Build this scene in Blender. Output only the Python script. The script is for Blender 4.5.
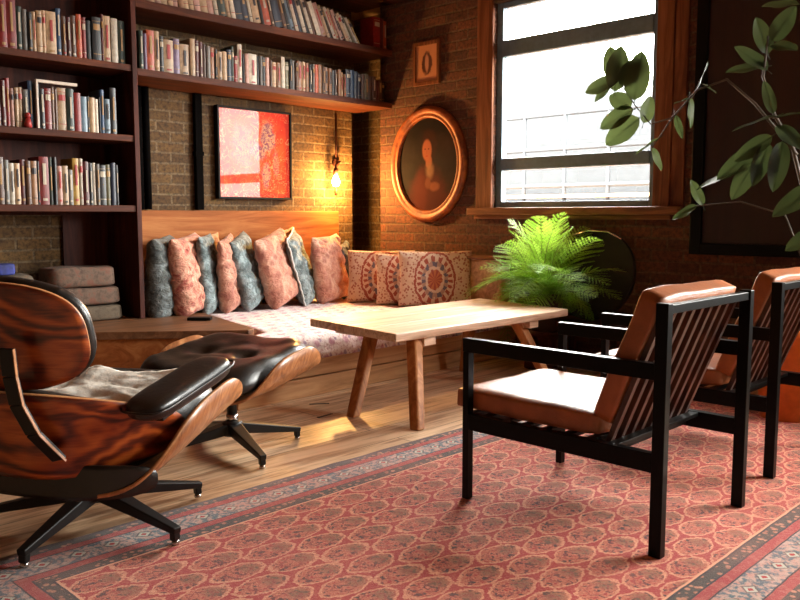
import bpy, bmesh, math, random
from mathutils import Vector, Matrix, noise as mn

C = bpy.context.scene.collection
SC = bpy.context.scene
for o in list(bpy.data.objects):
    bpy.data.objects.remove(o)

# ------------------------------------------------------------------ camera, world, light, exposure
cam_d = bpy.data.cameras.new('camera'); cam = bpy.data.objects.new('camera', cam_d); C.objects.link(cam)
cam.location = (0, 0, 1.05)
cam.rotation_euler = (math.radians(90 - 5.932), 0, math.radians(44.387 - 90))
cam_d.sensor_width = 36; cam_d.lens = 818 * 36 / 800; cam_d.clip_start = 0.05; cam_d.clip_end = 200
SC.camera = cam
SC.view_settings.view_transform = 'Standard'; SC.view_settings.look = 'None'
SC.view_settings.gamma = 1; SC.view_settings.use_curve_mapping = False
SC.view_settings.exposure = 2.1
W = bpy.data.worlds.new('overcast_sky'); SC.world = W; W.use_nodes = True
W.node_tree.nodes['Background'].inputs[0].default_value = (1.0, 0.955, 0.90, 1)
W.node_tree.nodes['Background'].inputs[1].default_value = 16.0

def area_light(name, loc, rot, sx, sy, power, color=(1, 1, 1), portal=False):
    d = bpy.data.lights.new(name, 'AREA'); d.shape = 'RECTANGLE'; d.size = sx; d.size_y = sy
    d.energy = power; d.color = color
    if portal: d.cycles.is_portal = True
    o = bpy.data.objects.new(name, d); C.objects.link(o); o.location = loc; o.rotation_euler = rot
    return o
# portals guide the daylight through the window and the added unseen one in the east wall
area_light('daylight_portal', (5.145, 3.235, 1.865), (0, math.radians(90), 0), 1.50, 1.30, 1, portal=True)
area_light('daylight_portal', (5.145, -0.50, 1.865), (0, math.radians(90), 0), 1.50, 2.40, 1, portal=True)

PI = math.pi
# ------------------------------------------------------------------ helpers: colour and nodes
def lin(c):
    r = []
    for v in c[:3]:
        v /= 255.0
        r.append(v / 12.92 if v <= 0.04045 else ((v + 0.055) / 1.055) ** 2.4)
    return (r[0], r[1], r[2], 1.0)

class NT:
    """small wrapper for building procedural materials"""
    def __init__(s, name):
        s.m = bpy.data.materials.new(name); s.m.use_nodes = True
        s.t = s.m.node_tree; s.b = s.t.nodes['Principled BSDF']
        s.L = s.t.links.new
    def node(s, typ, **kw):
        n = s.t.nodes.new(typ)
        for k, v in kw.items(): setattr(n, k, v)
        return n
    def put(s, sock, v):
        if isinstance(v, bpy.types.NodeSocket): s.L(v, sock)
        elif v is not None: sock.default_value = v
    def coord(s, kind='Object'):
        return s.node('ShaderNodeTexCoord').outputs[kind]
    def mapping(s, vec, scale=(1, 1, 1), loc=(0, 0, 0), rot=(0, 0, 0)):
        n = s.node('ShaderNodeMapping'); s.L(vec, n.inputs[0])
        n.inputs['Location'].default_value = loc; n.inputs['Rotation'].default_value = rot; n.inputs['Scale'].default_value = scale
        return n.outputs[0]
    def noise(s, vec, scale, detail=4, rough=0.55, dist=0.0):
        n = s.node('ShaderNodeTexNoise'); s.L(vec, n.inputs['Vector'])
        n.inputs['Scale'].default_value = scale; n.inputs['Detail'].default_value = detail
        n.inputs['Roughness'].default_value = rough; n.inputs['Distortion'].default_value = dist
        return n.outputs['Fac']
    def voro(s, vec, scale, feature='F1', out='Distance'):
        n = s.node('ShaderNodeTexVoronoi', feature=feature); s.L(vec, n.inputs['Vector'])
        n.inputs['Scale'].default_value = scale
        return n.outputs[out]
    def ramp(s, fac, stops, interp='LINEAR'):
        n = s.node('ShaderNodeValToRGB'); s.L(fac, n.inputs[0]); cr = n.color_ramp; cr.interpolation = interp
        while len(cr.elements) < len(stops): cr.elements.new(0.5)
        for e, (p, c) in zip(cr.elements, stops): e.position = p; e.color = c
        return n.outputs[0]
    def math(s, op, a, b=None, c=None):
        n = s.node('ShaderNodeMath', operation=op)
        s.put(n.inputs[0], a)
        if b is not None: s.put(n.inputs[1], b)
        if c is not None: s.put(n.inputs[2], c)
        return n.outputs[0]
    def mix(s, fac, a, b, mode='MIX'):
        n = s.node('ShaderNodeMix', data_type='RGBA', blend_type=mode)
        s.put(n.inputs[0], fac); s.put(n.inputs[6], a); s.put(n.inputs[7], b)
        return n.outputs[2]
    def xyz(s, vec):
        n = s.node('ShaderNodeSeparateXYZ'); s.L(vec, n.inputs[0]); return n.outputs[0], n.outputs[1], n.outputs[2]
    def comb(s, x, y, z=0.0):
        n = s.node('ShaderNodeCombineXYZ'); s.put(n.inputs[0], x); s.put(n.inputs[1], y); s.put(n.inputs[2], z); return n.outputs[0]
    def lt(s, a, b): return s.math('LESS_THAN', a, b)
    def gt(s, a, b): return s.math('GREATER_THAN', a, b)
    def band(s, v, lo, hi): return s.math('MULTIPLY', s.gt(v, lo), s.lt(v, hi))
    def ell(s, x, y, cx, cy, rx, ry, soft=0.25, wob=None):
        """soft elliptical mask 1 inside .. 0 outside"""
        dx = s.math('DIVIDE', s.math('SUBTRACT', x, cx), rx); dy = s.math('DIVIDE', s.math('SUBTRACT', y, cy), ry)
        r = s.math('SQRT', s.math('ADD', s.math('MULTIPLY', dx, dx), s.math('MULTIPLY', dy, dy)))
        if wob is not None: r = s.math('ADD', r, wob)
        n = s.node('ShaderNodeMapRange', interpolation_type='SMOOTHSTEP'); s.put(n.inputs[0], r)
        n.inputs[1].default_value = 1 - soft; n.inputs[2].default_value = 1 + soft; n.inputs[3].default_value = 1; n.inputs[4].default_value = 0
        return n.outputs[0]
    def bump(s, h, strength=0.3, dist=0.01, base=None):
        n = s.node('ShaderNodeBump'); s.L(h, n.inputs['Height'])
        n.inputs['Strength'].default_value = strength; n.inputs['Distance'].default_value = dist
        s.L(n.outputs[0], s.b.inputs['Normal'])
    def done(s, col=None, rough=None, metal=None, **kw):
        if col is not None: s.put(s.b.inputs['Base Color'], col)
        if rough is not None: s.put(s.b.inputs['Roughness'], rough)
        if metal is not None: s.put(s.b.inputs['Metallic'], metal)
        for k, v in kw.items(): s.put(s.b.inputs[k.replace('_', ' ')], v)
        return s.m

def plain(name, c, rough=0.6, metal=0.0, var=0.12, scale=20, bump=0.0, **kw):
    n = NT(name); v = n.coord(); f = n.noise(v, scale)
    c = lin(c) if max(c) > 1 else c
    d = tuple(x * (1 - var) for x in c[:3]) + (1,); u = tuple(min(1, x * (1 + var)) for x in c[:3]) + (1,)
    if bump: n.bump(f, bump, 0.004)
    return n.done(n.ramp(f, [(0.35, d), (0.65, u)]), rough, metal, **kw)

def wood(name, dark, mid, light, axis=0, scale=1.0, rough=0.5, stretch=9.0, bump=0.15, ring=False, coat=0.0, spec=0.4):
    n = NT(name); v = n.coord()
    sc = [stretch * scale] * 3; sc[axis] = 0.8 * scale
    m = n.mapping(v, tuple(sc))
    f = n.noise(m, 1.6, 7, 0.62, 1.4)
    if ring:
        w = n.node('ShaderNodeTexWave', wave_type='RINGS', rings_direction='SPHERICAL')
        n.L(n.mapping(v, tuple(x * 0.16 for x in sc)), w.inputs[0])
        w.inputs['Scale'].default_value = 1.6; w.inputs['Distortion'].default_value = 9; w.inputs['Detail'].default_value = 4
        w.inputs['Detail Scale'].default_value = 1.6
        f = n.math('ADD', n.math('MULTIPLY', f, 0.45), n.math('MULTIPLY', w.outputs['Fac'], 0.5))
    col = n.ramp(f, [(0.28, lin(dark)), (0.5, lin(mid)), (0.72, lin(light))])
    n.bump(f, bump, 0.002)
    return n.done(col, rough, 0, Coat_Weight=coat, Coat_Roughness=0.15, Specular_IOR_Level=spec)

def brick(name, c1, c2, mortar, horiz, bw=0.225, rh=0.075, dark=(40, 26, 18), rough=0.9, seed=0.0, mort=0.009):
    n = NT(name); x, y, z = n.xyz(n.coord())
    h = x if horiz == 'x' else y
    base = n.comb(h, z, seed)
    wob = n.noise(base, 7, 3)
    nz = n.math('ADD', z, n.math('MULTIPLY', n.math('SUBTRACT', wob, 0.5), 0.012))
    nh = n.math('ADD', h, n.math('MULTIPLY', n.math('SUBTRACT', n.noise(base, 11, 3), 0.5), 0.014))
    vec = n.comb(nh, nz)
    b = n.node('ShaderNodeTexBrick'); n.L(vec, b.inputs['Vector'])
    b.inputs['Color1'].default_value = lin(c1); b.inputs['Color2'].default_value = lin(c2); b.inputs['Mortar'].default_value = lin(mortar)
    b.inputs['Scale'].default_value = 1; b.inputs['Mortar Size'].default_value = mort; b.inputs['Mortar Smooth'].default_value = 0.35
    b.inputs['Brick Width'].default_value = bw; b.inputs['Row Height'].default_value = rh; b.inputs['Bias'].default_value = 0
    g = n.noise(base, 38, 5, 0.7); big = n.noise(base, 3.1, 3)
    col = n.mix(n.ramp(g, [(0.42, (0, 0, 0, 1)), (0.72, (1, 1, 1, 1))]), b.outputs['Color'], lin(dark))
    col = n.mix(n.ramp(big, [(0.35, (0.75, 0.75, 0.75, 1)), (0.75, (0, 0, 0, 1))]), col, n.mix(0.45, col, lin(dark)))
    hh = n.math('ADD', n.math('MULTIPLY', b.outputs['Fac'], -1.0), n.math('MULTIPLY', g, 0.5))
    n.bump(hh, 0.9, 0.012)
    return n.done(col, rough)

# ------------------------------------------------------------------ helpers: meshes and objects
def bm_box(bm, lo, hi, mat=0, rot=None, piv=None):
    lo = Vector(lo); hi = Vector(hi)
    vs = [bm.verts.new((x, y, z)) for x in (lo.x, hi.x) for y in (lo.y, hi.y) for z in (lo.z, hi.z)]
    F = [(0, 1, 3, 2), (4, 6, 7, 5), (0, 4, 5, 1), (2, 3, 7, 6), (0, 2, 6, 4), (1, 5, 7, 3)]
    for f in F:
        bm.faces.new([vs[i] for i in f]).material_index = mat
    if rot is not None:
        bmesh.ops.rotate(bm, verts=vs, cent=piv or (lo + hi) / 2, matrix=rot)
    return vs

def bm_beam(bm, a, b, w, h, up=(0, 0, 1), mat=0, w2=None, h2=None):
    """rectangular bar from a to b, w across, h along 'up'"""
    a = Vector(a); b = Vector(b); d = (b - a).normalized(); up = Vector(up)
    s = d.cross(up).normalized(); u = s.cross(d).normalized()
    w2 = w if w2 is None else w2; h2 = h if h2 is None else h2
    vs = []
    for p, ww, hh in ((a, w, h), (b, w2, h2)):
        for sx, sy in ((-1, -1), (1, -1), (1, 1), (-1, 1)):
            vs.append(bm.verts.new(p + s * sx * ww / 2 + u * sy * hh / 2))
    for f in ((0, 3, 2, 1), (4, 5, 6, 7), (0, 1, 5, 4), (1, 2, 6, 5), (2, 3, 7, 6), (3, 0, 4, 7)):
        bm.faces.new([vs[i] for i in f]).material_index = mat
    return vs

def bm_tube(bm, pts, radii, seg=10, cap=True, mat=0, smooth=True):
    pts = [Vector(p) for p in pts]
    if not isinstance(radii, (list, tuple)): radii = [radii] * len(pts)
    rings = []; ref = None
    for i, p in enumerate(pts):
        d = (pts[min(i + 1, len(pts) - 1)] - pts[max(i - 1, 0)]).normalized()
        if ref is None:
            ref = d.orthogonal().normalized()
        else:
            ref = (ref - d * ref.dot(d)).normalized()
        s = d.cross(ref)
        rings.append([bm.verts.new(p + (ref * math.cos(2 * PI * k / seg) + s * math.sin(2 * PI * k / seg)) * radii[i]) for k in range(seg)])
    for i in range(len(rings) - 1):
        for k in range(seg):
            f = bm.faces.new([rings[i][k], rings[i][(k + 1) % seg], rings[i + 1][(k + 1) % seg], rings[i + 1][k]])
            f.material_index = mat; f.smooth = smooth
    if cap:
        bm.faces.new(rings[0][::-1]).material_index = mat; bm.faces.new(rings[-1]).material_index = mat

def bm_lathe(bm, prof, seg=32, cent=(0, 0, 0), axis='z', mat=0, closed_ends=True):
    cx, cy, cz = cent; rings = []
    for r, z in prof:
        ring = []
        for k in range(seg):
            a = 2 * PI * k / seg; u, v = r * math.cos(a), r * math.sin(a)
            p = (cx + u, cy + v, cz + z) if axis == 'z' else (cx + z, cy + u, cz + v)
            ring.append(bm.verts.new(p))
        rings.append(ring)
    for i in range(len(rings) - 1):
        for k in range(seg):
            f = bm.faces.new([rings[i][k], rings[i][(k + 1) % seg], rings[i + 1][(k + 1) % seg], rings[i + 1][k]]); f.smooth = True; f.material_index = mat
    if closed_ends:
        bm.faces.new(rings[0][::-1]).material_index = mat; bm.faces.new(rings[-1]).material_index = mat

def bm_prism(bm, poly, z0, z1, mat=0):
    lo = [bm.verts.new((x, y, z0)) for x, y in poly]; hi = [bm.verts.new((x, y, z1)) for x, y in poly]
    bm.faces.new(lo[::-1]).material_index = mat; bm.faces.new(hi).material_index = mat
    n = len(poly)
    for i in range(n):
        bm.faces.new([lo[i], lo[(i + 1) % n], hi[(i + 1) % n], hi[i]]).material_index = mat

def obj(name, bm, mats, parent=None, bevel=0.0, bseg=2, recalc=True, sub=0):
    if recalc: bmesh.ops.recalc_face_normals(bm, faces=bm.faces[:])
    me = bpy.data.meshes.new(name); bm.to_mesh(me); bm.free()
    for m in (mats if isinstance(mats, (list, tuple)) else [mats]): me.materials.append(m)
    o = bpy.data.objects.new(name, me); C.objects.link(o)
    if parent is not None: o.parent = parent
    if bevel:
        b = o.modifiers.new('bevel', 'BEVEL'); b.width = bevel; b.segments = bseg; b.limit_method = 'ANGLE'; b.angle_limit = math.radians(40)
    if sub:
        s = o.modifiers.new('sub', 'SUBSURF'); s.levels = sub; s.render_levels = sub
    return o

LABELS = set()
def tag(o, label, cat, group=None, kind=None):
    assert label not in LABELS, label
    LABELS.add(label)
    o['label'] = label; o['category'] = cat
    if group: o['group'] = group
    if kind: o['kind'] = kind
    return o
def thing(name, label, cat, loc=(0, 0, 0), rz=0.0, group=None):
    o = bpy.data.objects.new(name, None); C.objects.link(o); o.empty_display_size = 0.1
    o.location = loc; o.rotation_euler = (0, 0, rz)
    return tag(o, label, cat, group)
def struct(name, bm, mats, parent=None, **kw):
    o = obj(name, bm, mats, parent, **kw)
    if parent is None: o['kind'] = 'structure'
    return o
def BM(): return bmesh.new()
def box_obj(name, lo, hi, m, parent=None, bevel=0.003, **kw):
    bm = BM(); bm_box(bm, lo, hi); return obj(name, bm, m, parent, bevel=bevel, **kw)
def copy_tree(src, label, loc, rz=None, group=None):
    r = src.copy(); C.objects.link(r); r.location = loc
    if rz is not None: r.rotation_euler = (0, 0, rz)
    assert label not in LABELS; LABELS.add(label)
    r['label'] = label
    if group: r['group'] = group
    for ch in list(src.children):
        c = ch.copy(); C.objects.link(c); c.parent = r
        for g in list(ch.children):
            d = g.copy(); C.objects.link(d); d.parent = c
    return r

# ------------------------------------------------------------------ materials
M = {}
M['brickN'] = brick('yellow_stock_brick', (124, 92, 50), (92, 66, 36), (134, 112, 82), 'x')
M['brickR'] = brick('recess_stock_brick', (124, 92, 50), (92, 66, 36), (134, 112, 82), 'y')
M['brickE'] = brick('old_red_brick', (118, 66, 38), (84, 48, 33), (104, 76, 54), 'y', dark=(38, 22, 17))
M['plaster'] = plain('brown_plaster', (96, 72, 56), 0.9, scale=5)
M['ceil'] = plain('ceiling_plaster', (160, 130, 98), 0.9, scale=5)
M['shelfwood'] = wood('dark_shelf_wood', (44, 19, 9), (78, 36, 17), (112, 58, 28), 0, rough=0.6, spec=0.2)
M['shelfwoodZ'] = wood('dark_upright_wood', (40, 15, 9), (66, 27, 17), (92, 44, 28), 2, rough=0.6, spec=0.2)
M['panelwood'] = wood('orange_panel_wood', (120, 66, 32), (158, 94, 50), (188, 126, 76), 0, 1.0, rough=0.65, stretch=7, spec=0.15)
M['trimwood'] = wood('red_trim_wood', (68, 36, 20), (104, 60, 36), (136, 88, 58), 2, rough=0.6, spec=0.2)
M['sillwood'] = wood('sill_wood', (70, 40, 22), (116, 72, 42), (152, 102, 64), 1, rough=0.55, spec=0.25)
M['benchwood'] = wood('bench_wood', (146, 100, 62), (198, 148, 100), (226, 182, 134), 0, rough=0.45)
M['ledgewood'] = wood('ledge_wood', (70, 42, 27), (110, 72, 46), (146, 104, 72), 0, rough=0.45)
M['tabletop'] = wood('bleached_pine', (158, 116, 88), (212, 176, 148), (238, 210, 188), 0, 1.0, rough=0.42, stretch=12)
M['tableleg'] = wood('honey_pine_leg', (120, 66, 30), (172, 108, 58), (206, 146, 90), 2, 1.0, rough=0.5)
def rosewood():
    n = NT('rosewood_veneer'); v = n.coord()
    warp = n.noise(n.mapping(v, (1.6, 1.1, 2.6)), 1.5, 3, 0.5, 0.6)
    vx, vy, vz = n.xyz(v)
    ph = n.math('ADD', n.math('MULTIPLY', vz, 7.0), n.math('MULTIPLY', warp, 5.5))
    rings = n.math('ADD', n.math('MULTIPLY', n.math('SINE', n.math('MULTIPLY', ph, 8.0)), 0.5), 0.5)
    fine = n.noise(n.mapping(v, (10, 6, 80)), 1.2, 5, 0.6, 0.8)
    tone = n.noise(v, 3.0, 3)
    f = n.math('ADD', n.math('MULTIPLY', rings, 0.30), n.math('ADD', n.math('MULTIPLY', fine, 0.40), n.math('MULTIPLY', tone, 0.45)))
    col = n.ramp(f, [(0.30, lin((26, 7, 4))), (0.44, lin((92, 32, 12))), (0.60, lin((150, 64, 22))), (0.78, lin((190, 98, 38)))])
    return n.done(col, 0.3, 0, Coat_Weight=0.35, Coat_Roughness=0.2)
M['rose'] = rosewood()
M['ply'] = wood('walnut_side_veneer', (110, 62, 34), (158, 100, 60), (196, 138, 90), 2, 2.0, rough=0.35, bump=0.04, coat=0.3)
M['plyedge'] = plain('ply_edge', (186, 128, 82), 0.4, var=0.2, scale=60)
M['blackmetal'] = plain('black_metal', (16, 14, 13), 0.45, 0.2)
M['mattblack'] = plain('matt_black_pipe', (5, 4, 4), 0.9, Specular_IOR_Level=0.05)
M['blackwood'] = wood('black_stained_wood', (3, 2, 2), (5, 4, 3), (8, 6, 5), 1, rough=0.36, bump=0.08, spec=0.13)
M['slatwood'] = wood('dark_brown_slat', (38, 20, 14), (66, 38, 28), (92, 58, 44), 2, rough=0.35, spec=0.5)
M['chrome'] = plain('polished_aluminium', (200, 196, 190), 0.25, 1.0, var=0.05)
M['blackpaint'] = plain('black_frame_paint', (14, 13, 14), 0.6, Specular_IOR_Level=0.15)
M['winpaint'] = plain('glow_lifted_window_paint', (84, 108, 124), 0.5)  # lens glow put into the colour: black frame lifted to grey-blue

def leather(name, c, rough=0.35, coat=0.2, crease=0.35):
    n = NT(name); v = n.coord()
    f = n.noise(v, 9, 4); g = n.voro(v, 220)
    w = n.noise(v, 26, 3, 0.6, 1.2)
    h = n.math('ADD', n.math('MULTIPLY', g, 0.12), n.math('MULTIPLY', w, 0.6))
    n.bump(h, crease, 0.006)
    c = lin(c); d = tuple(x * 0.7 for x in c[:3]) + (1,); u = tuple(min(1, x * 1.25) for x in c[:3]) + (1,)
    return n.done(n.ramp(f, [(0.3, d), (0.7, u)]), rough, 0, Coat_Weight=coat, Coat_Roughness=0.25)
M['blackleather'] = leather('black_leather', (22, 18, 15), 0.36, 0.25)
M['tanleather'] = leather('tan_leather', (156, 88, 44), 0.42, 0.15, 0.5)

# floor
def floor_mat():
    n = NT('floorboards'); x, y, z = n.xyz(n.coord())
    vec = n.comb(x, y)
    b = n.node('ShaderNodeTexBrick'); n.L(vec, b.inputs['Vector'])
    b.inputs['Scale'].default_value = 1; b.inputs['Brick Width'].default_value = 2.7; b.inputs['Row Height'].default_value = 0.19
    b.inputs['Mortar Size'].default_value = 0.0025; b.inputs['Mortar Smooth'].default_value = 0.3
    b.inputs['Color1'].default_value = lin((228, 194, 158)); b.inputs['Color2'].default_value = lin((204, 166, 130)); b.inputs['Mortar'].default_value = lin((48, 28, 16))
    g = n.noise(n.mapping(vec, (1.2, 14, 1)), 1.5, 6, 0.6, 1.2)
    st = n.noise(n.mapping(vec, (1.5, 3.5, 1)), 1.2, 5, 0.65, 0.8)
    col = n.mix(n.ramp(g, [(0.38, (0.85, 0.85, 0.85, 1)), (0.56, (0, 0, 0, 1))]), b.outputs['Color'], lin((140, 98, 66)))
    col = n.mix(n.ramp(st, [(0.5, (0, 0, 0, 1)), (0.68, (0.65, 0.65, 0.65, 1))]), col, lin((226, 190, 150)))
    n.bump(n.math('ADD', g, n.math('MULTIPLY', b.outputs['Fac'], -1.5)), 0.25, 0.003)
    return n.done(col, n.ramp(st, [(0.3, (0.3, 0.3, 0.3, 1)), (0.7, (0.5, 0.5, 0.5, 1))]))
M['floor'] = floor_mat()

# ------------------------------------------------------------------ room shell
XE, YN = 5.0, 5.42
WY0, WY1, WZ0, WZ1 = 2.575, 3.90, 1.105, 2.62      # window opening
CEIL = 2.90
bm = BM(); bm_box(bm, (-2.0, -2.0, -0.12), (5.0, 5.42, 0)); bm_box(bm, (4.6, 5.42, -0.12), (5.6, 6.1, 0.0)); bm_box(bm, (5.0, 5.075, -0.12), (5.6, 5.42, 0.0)); struct('floor', bm, M['floor'])
bm = BM(); bm_box(bm, (-2.0, -2.0, CEIL), (5.6, 6.1, CEIL + 0.12)); struct('ceiling', bm, M['ceil'])
bm = BM(); bm_box(bm, (-2.0, YN, -0.12), (4.93, YN + 0.28, CEIL)); struct('wall_north', bm, M['brickN'])
# the corner itself is a dark recess behind the end of the brick pier
bm = BM(); bm_box(bm, (4.6, 5.95, -0.12), (5.6, 6.1, CEIL)); bm_box(bm, (5.142, 4.98, -0.12), (5.6, 5.13, CEIL)); bm_box(bm, (4.5, 5.70, -0.12), (4.6, 6.1, CEIL)); struct('wall_northeast', bm, M['brickN'])
bm = BM(); bm_box(bm, (5.45, 5.075, -0.12), (5.6, 5.95, CEIL)); struct('wall_recess', bm, M['brickR'])
def wall_x(name, x0, x1, ya, yb, holes, m):
    bm = BM(); y = ya
    for (h0, h1, z0, z1) in sorted(holes):
        bm_box(bm, (x0, y, -0.12), (x1, h0, CEIL)); bm_box(bm, (x0, h0, -0.12), (x1, h1, z0)); bm_box(bm, (x0, h0, z1), (x1, h1, CEIL)); y = h1
    bm_box(bm, (x0, y, -0.12), (x1, yb, CEIL))
    return struct(name, bm, m, recalc=False)
wall_x('wall_east', XE, XE + 0.14, -2.0, 5.13, [(WY0, WY1, WZ0, WZ1), (-1.70, 0.70, WZ0, WZ1)], M['brickE'])  # second hole is for the added window
bm = BM(); bm_box(bm, (-2.25, -2.25, -0.12), (-2.0, 5.7, CEIL)); struct('wall_west', bm, M['plaster'])
bm = BM(); bm_box(bm, (-2.0, -2.25, -0.12), (5.3, -2.0, CEIL)); struct('wall_south', bm, M['plaster'])

# window frame: stiles, rails, glass
def glass_mat():
    n = NT('window_glass'); n.t.nodes.remove(n.b)
    tr = n.node('ShaderNodeBsdfTransparent'); gl = n.node('ShaderNodeBsdfGlossy'); gl.inputs['Roughness'].default_value = 0.02
    tr.inputs[0].default_value = (0.95, 0.97, 0.97, 1)
    fr = n.node('ShaderNodeFresnel'); fr.inputs[0].default_value = 1.45
    back = n.node('ShaderNodeNewGeometry').outputs['Backfacing']
    fac = n.math('MULTIPLY', fr.outputs[0], n.math('SUBTRACT', 1.0, back))      # no reflection on the way out of the thin pane
    mx = n.node('ShaderNodeMixShader'); n.L(fac, mx.inputs[0]); n.L(tr.outputs[0], mx.inputs[1]); n.L(gl.outputs[0], mx.inputs[2])
    n.L(mx.outputs[0], n.t.nodes['Material Output'].inputs[0]); return n.m
M['glass'] = glass_mat()
def window(name, y0, y1, z0, z1, full=True):
    X0, X1 = XE + 0.03, XE + 0.085
    root = bpy.data.objects.new(name, None); C.objects.link(root); root['kind'] = 'structure'
    bm = BM(); t = 0.055
    bm_box(bm, (X0, y0, z0), (X1, y0 + t, z1)); bm_box(bm, (X0, y1 - t, z0), (X1, y1, z1))
    bm_box(bm, (X0, y0 + t, z0), (X1, y1 - t, z0 + 0.045)); bm_box(bm, (X0, y0 + t, z1 - 0.04), (X1, y1 - t, z1))
    obj('window_frame', bm, M['winpaint'], root, bevel=0.004)
    bm = BM(); bm_box(bm, (X0 - 0.01, y0 + t, 2.225), (X1, y1 - t, 2.345)); obj('transom', bm, M['winpaint'], root, bevel=0.006)
    bm = BM(); bm_box(bm, (X0 - 0.012, y0 + t, 1.385), (X1, y1 - t, 1.475)); obj('meeting_rail', bm, M['winpaint'], root, bevel=0.006)
    for a, b in ((z0 + 0.045, 1.385), (1.475, 2.225), (2.345, z1 - 0.04)):
        bm = BM(); bm_box(bm, (X1 - 0.025, y0 + t, a), (X1 - 0.019, y1 - t, b)); obj('pane', bm, M['glass'], root)
window('window_1', WY0, WY1, WZ0, WZ1)
window('added_window', -1.70, 0.70, WZ0, WZ1)  # added unseen window, put in to bring more daylight into the room
# timber surround
def st_box(name, lo, hi, m, bevel=0.004):
    bm = BM(); bm_box(bm, lo, hi); return struct(name, bm, m, bevel=bevel)
st_box('trim_1', (XE - 0.025, WY1, WZ0 - 0.0), (XE, WY1 + 0.15, CEIL - 0.12), M['trimwood'])
st_box('trim_2', (XE - 0.030, WY0 - 0.115, WZ0 - 0.0), (XE, WY0, CEIL - 0.12), M['trimwood'])
st_box('trim_3', (XE - 0.075, WY0 - 0.20, WZ0 - 0.055), (XE + 0.03, WY1 + 0.20, WZ0 - 0.0), M['sillwood'], 0.006)
st_box('trim_4', (XE - 0.035, WY0 - 0.13, WZ0 - 0.085), (XE, WY1 + 0.16, WZ0 - 0.056), M['sillwood'], 0.006)
st_box('trim_5', (XE - 0.12, -2.0, CEIL - 0.10), (XE, 5.07, CEIL), M['shelfwoodZ'], 0.004)
st_box('trim_6', (XE - 0.018, WY0 - 0.205, WZ0), (XE, WY0 - 0.118, CEIL - 0.12), M['trimwood'], 0.003)

# outside: a pale building with scaffolding
M['outwall'] = brick('pale_outside_wall', (34, 37, 39), (28, 31, 34), (40, 42, 43), 'y', bw=0.9, rh=0.3, dark=(22, 26, 30))
M['outsteel'] = plain('scaffold_steel', (22, 26, 30), 0.8, 0.0)
bld = thing('building', 'pale building behind scaffolding, outside beyond the black window', 'building', (15, 9, -0.1))
bm = BM(); bm_box(bm, (0, -7, 0), (3, 7, 2.4)); obj('wall', bm, M['outwall'], bld)
bm = BM()
for s in (-1, 1):
    pass
v = [bm.verts.new(p) for p in ((0, -7, 2.4), (0, 3.0, 2.4), (0, 3.0, 3.3), (0, 1.0, 4.3), (0, -1.5, 3.1), (0, -7, 3.1), (3, -7, 2.4), (3, 3.0, 2.4), (3, 3.0, 3.3), (3, 1.0, 4.3), (3, -1.5, 3.1), (3, -7, 3.1))]
bm.faces.new(v[:6]); bm.faces.new(v[6:][::-1])
for i in range(6): bm.faces.new([v[i], v[(i + 1) % 6], v[6 + (i + 1) % 6], v[6 + i]])
obj('gable', bm, M['outwall'], bld)
bm = BM()
for z in (1.35, 1.75, 2.5, 3.2): bm_tube(bm, [(-0.6, -7, z), (-0.6, 6, z)], 0.045, 6)
for y in range(-7, 7, 1): bm_tube(bm, [(-0.6, y + 0.4, 0), (-0.6, y + 0.4, 3.6)], 0.04, 6)
obj('scaffold_poles', bm, M['outsteel'], bld)
bm = BM(); bm_box(bm, (-0.9, -7, 1.50), (-0.3, 6, 1.56)); obj('scaffold_deck', bm, M['benchwood'], bld)
bm = BM(); bm_box(bm, (5.3, -20, -0.2), (40, 30, -0.1)); g = struct('ground_outside', bm, M['plaster'])

# ------------------------------------------------------------------ bench, ledge, mattress
led = thing('corner_ledge', 'low brown wooden ledge at the left end of the daybed, under the bookcase', 'bench')
ledge_top = [(2.81, 4.01), (2.875, 4.045), (3.11, 5.0), (3.11, 5.38), (1.0, 5.38), (1.0, 5.30), (1.15, 5.40 - 0.0)]
ledge_top = [(2.81, 4.01), (2.875, 4.045), (3.11, 5.0), (3.11, 5.405), (0.90, 5.405), (0.90, 5.0), (1.62, 5.0)]
bm = BM(); bm_prism(bm, ledge_top, 0.325, 0.37); obj('ledge_board', bm, M['ledgewood'], led, bevel=0.004)
bm = BM(); bm_prism(bm, [(2.80, 4.06), (2.85, 4.08), (3.08, 5.0), (3.08, 5.40), (0.93, 5.40), (0.93, 5.03), (1.64, 5.03)], 0.0, 0.325)
obj('ledge_base', bm, M['panelwood'], led)

bed = thing('daybed_platform', 'low planked wooden daybed base running into the corner under the mattress', 'daybed')
bm = BM()
poly = [(2.50, 3.68), (4.98, 3.68), (4.98, 5.40), (3.13, 5.40), (3.13, 5.0), (2.895, 4.03), (2.815, 3.98)]
bm_prism(bm, poly, 0.02, 0.205); obj('platform_base', bm, M['benchwood'], bed)
bm = BM(); bm_box(bm, (2.48, 3.655, 0.115), (4.985, 3.68, 0.215)); obj('front_rail', bm, M['benchwood'], bed, bevel=0.005)
bm = BM(); bm_box(bm, (2.48, 3.648, 0.0), (4.985, 3.68, 0.110)); obj('kick_board', bm, M['benchwood'], bed, bevel=0.005)
bm = BM(); bm_box(bm, (4.86, 3.70, 0.205), (4.975, 5.06, 0.715)); obj('backboard', bm, M['benchwood'], bed, bevel=0.02)
bm = BM(); bm_box(bm, (4.83, 3.69, 0.715), (4.98, 5.06, 0.74)); obj('backboard_cap', bm, M['sillwood'], bed, bevel=0.006)

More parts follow.
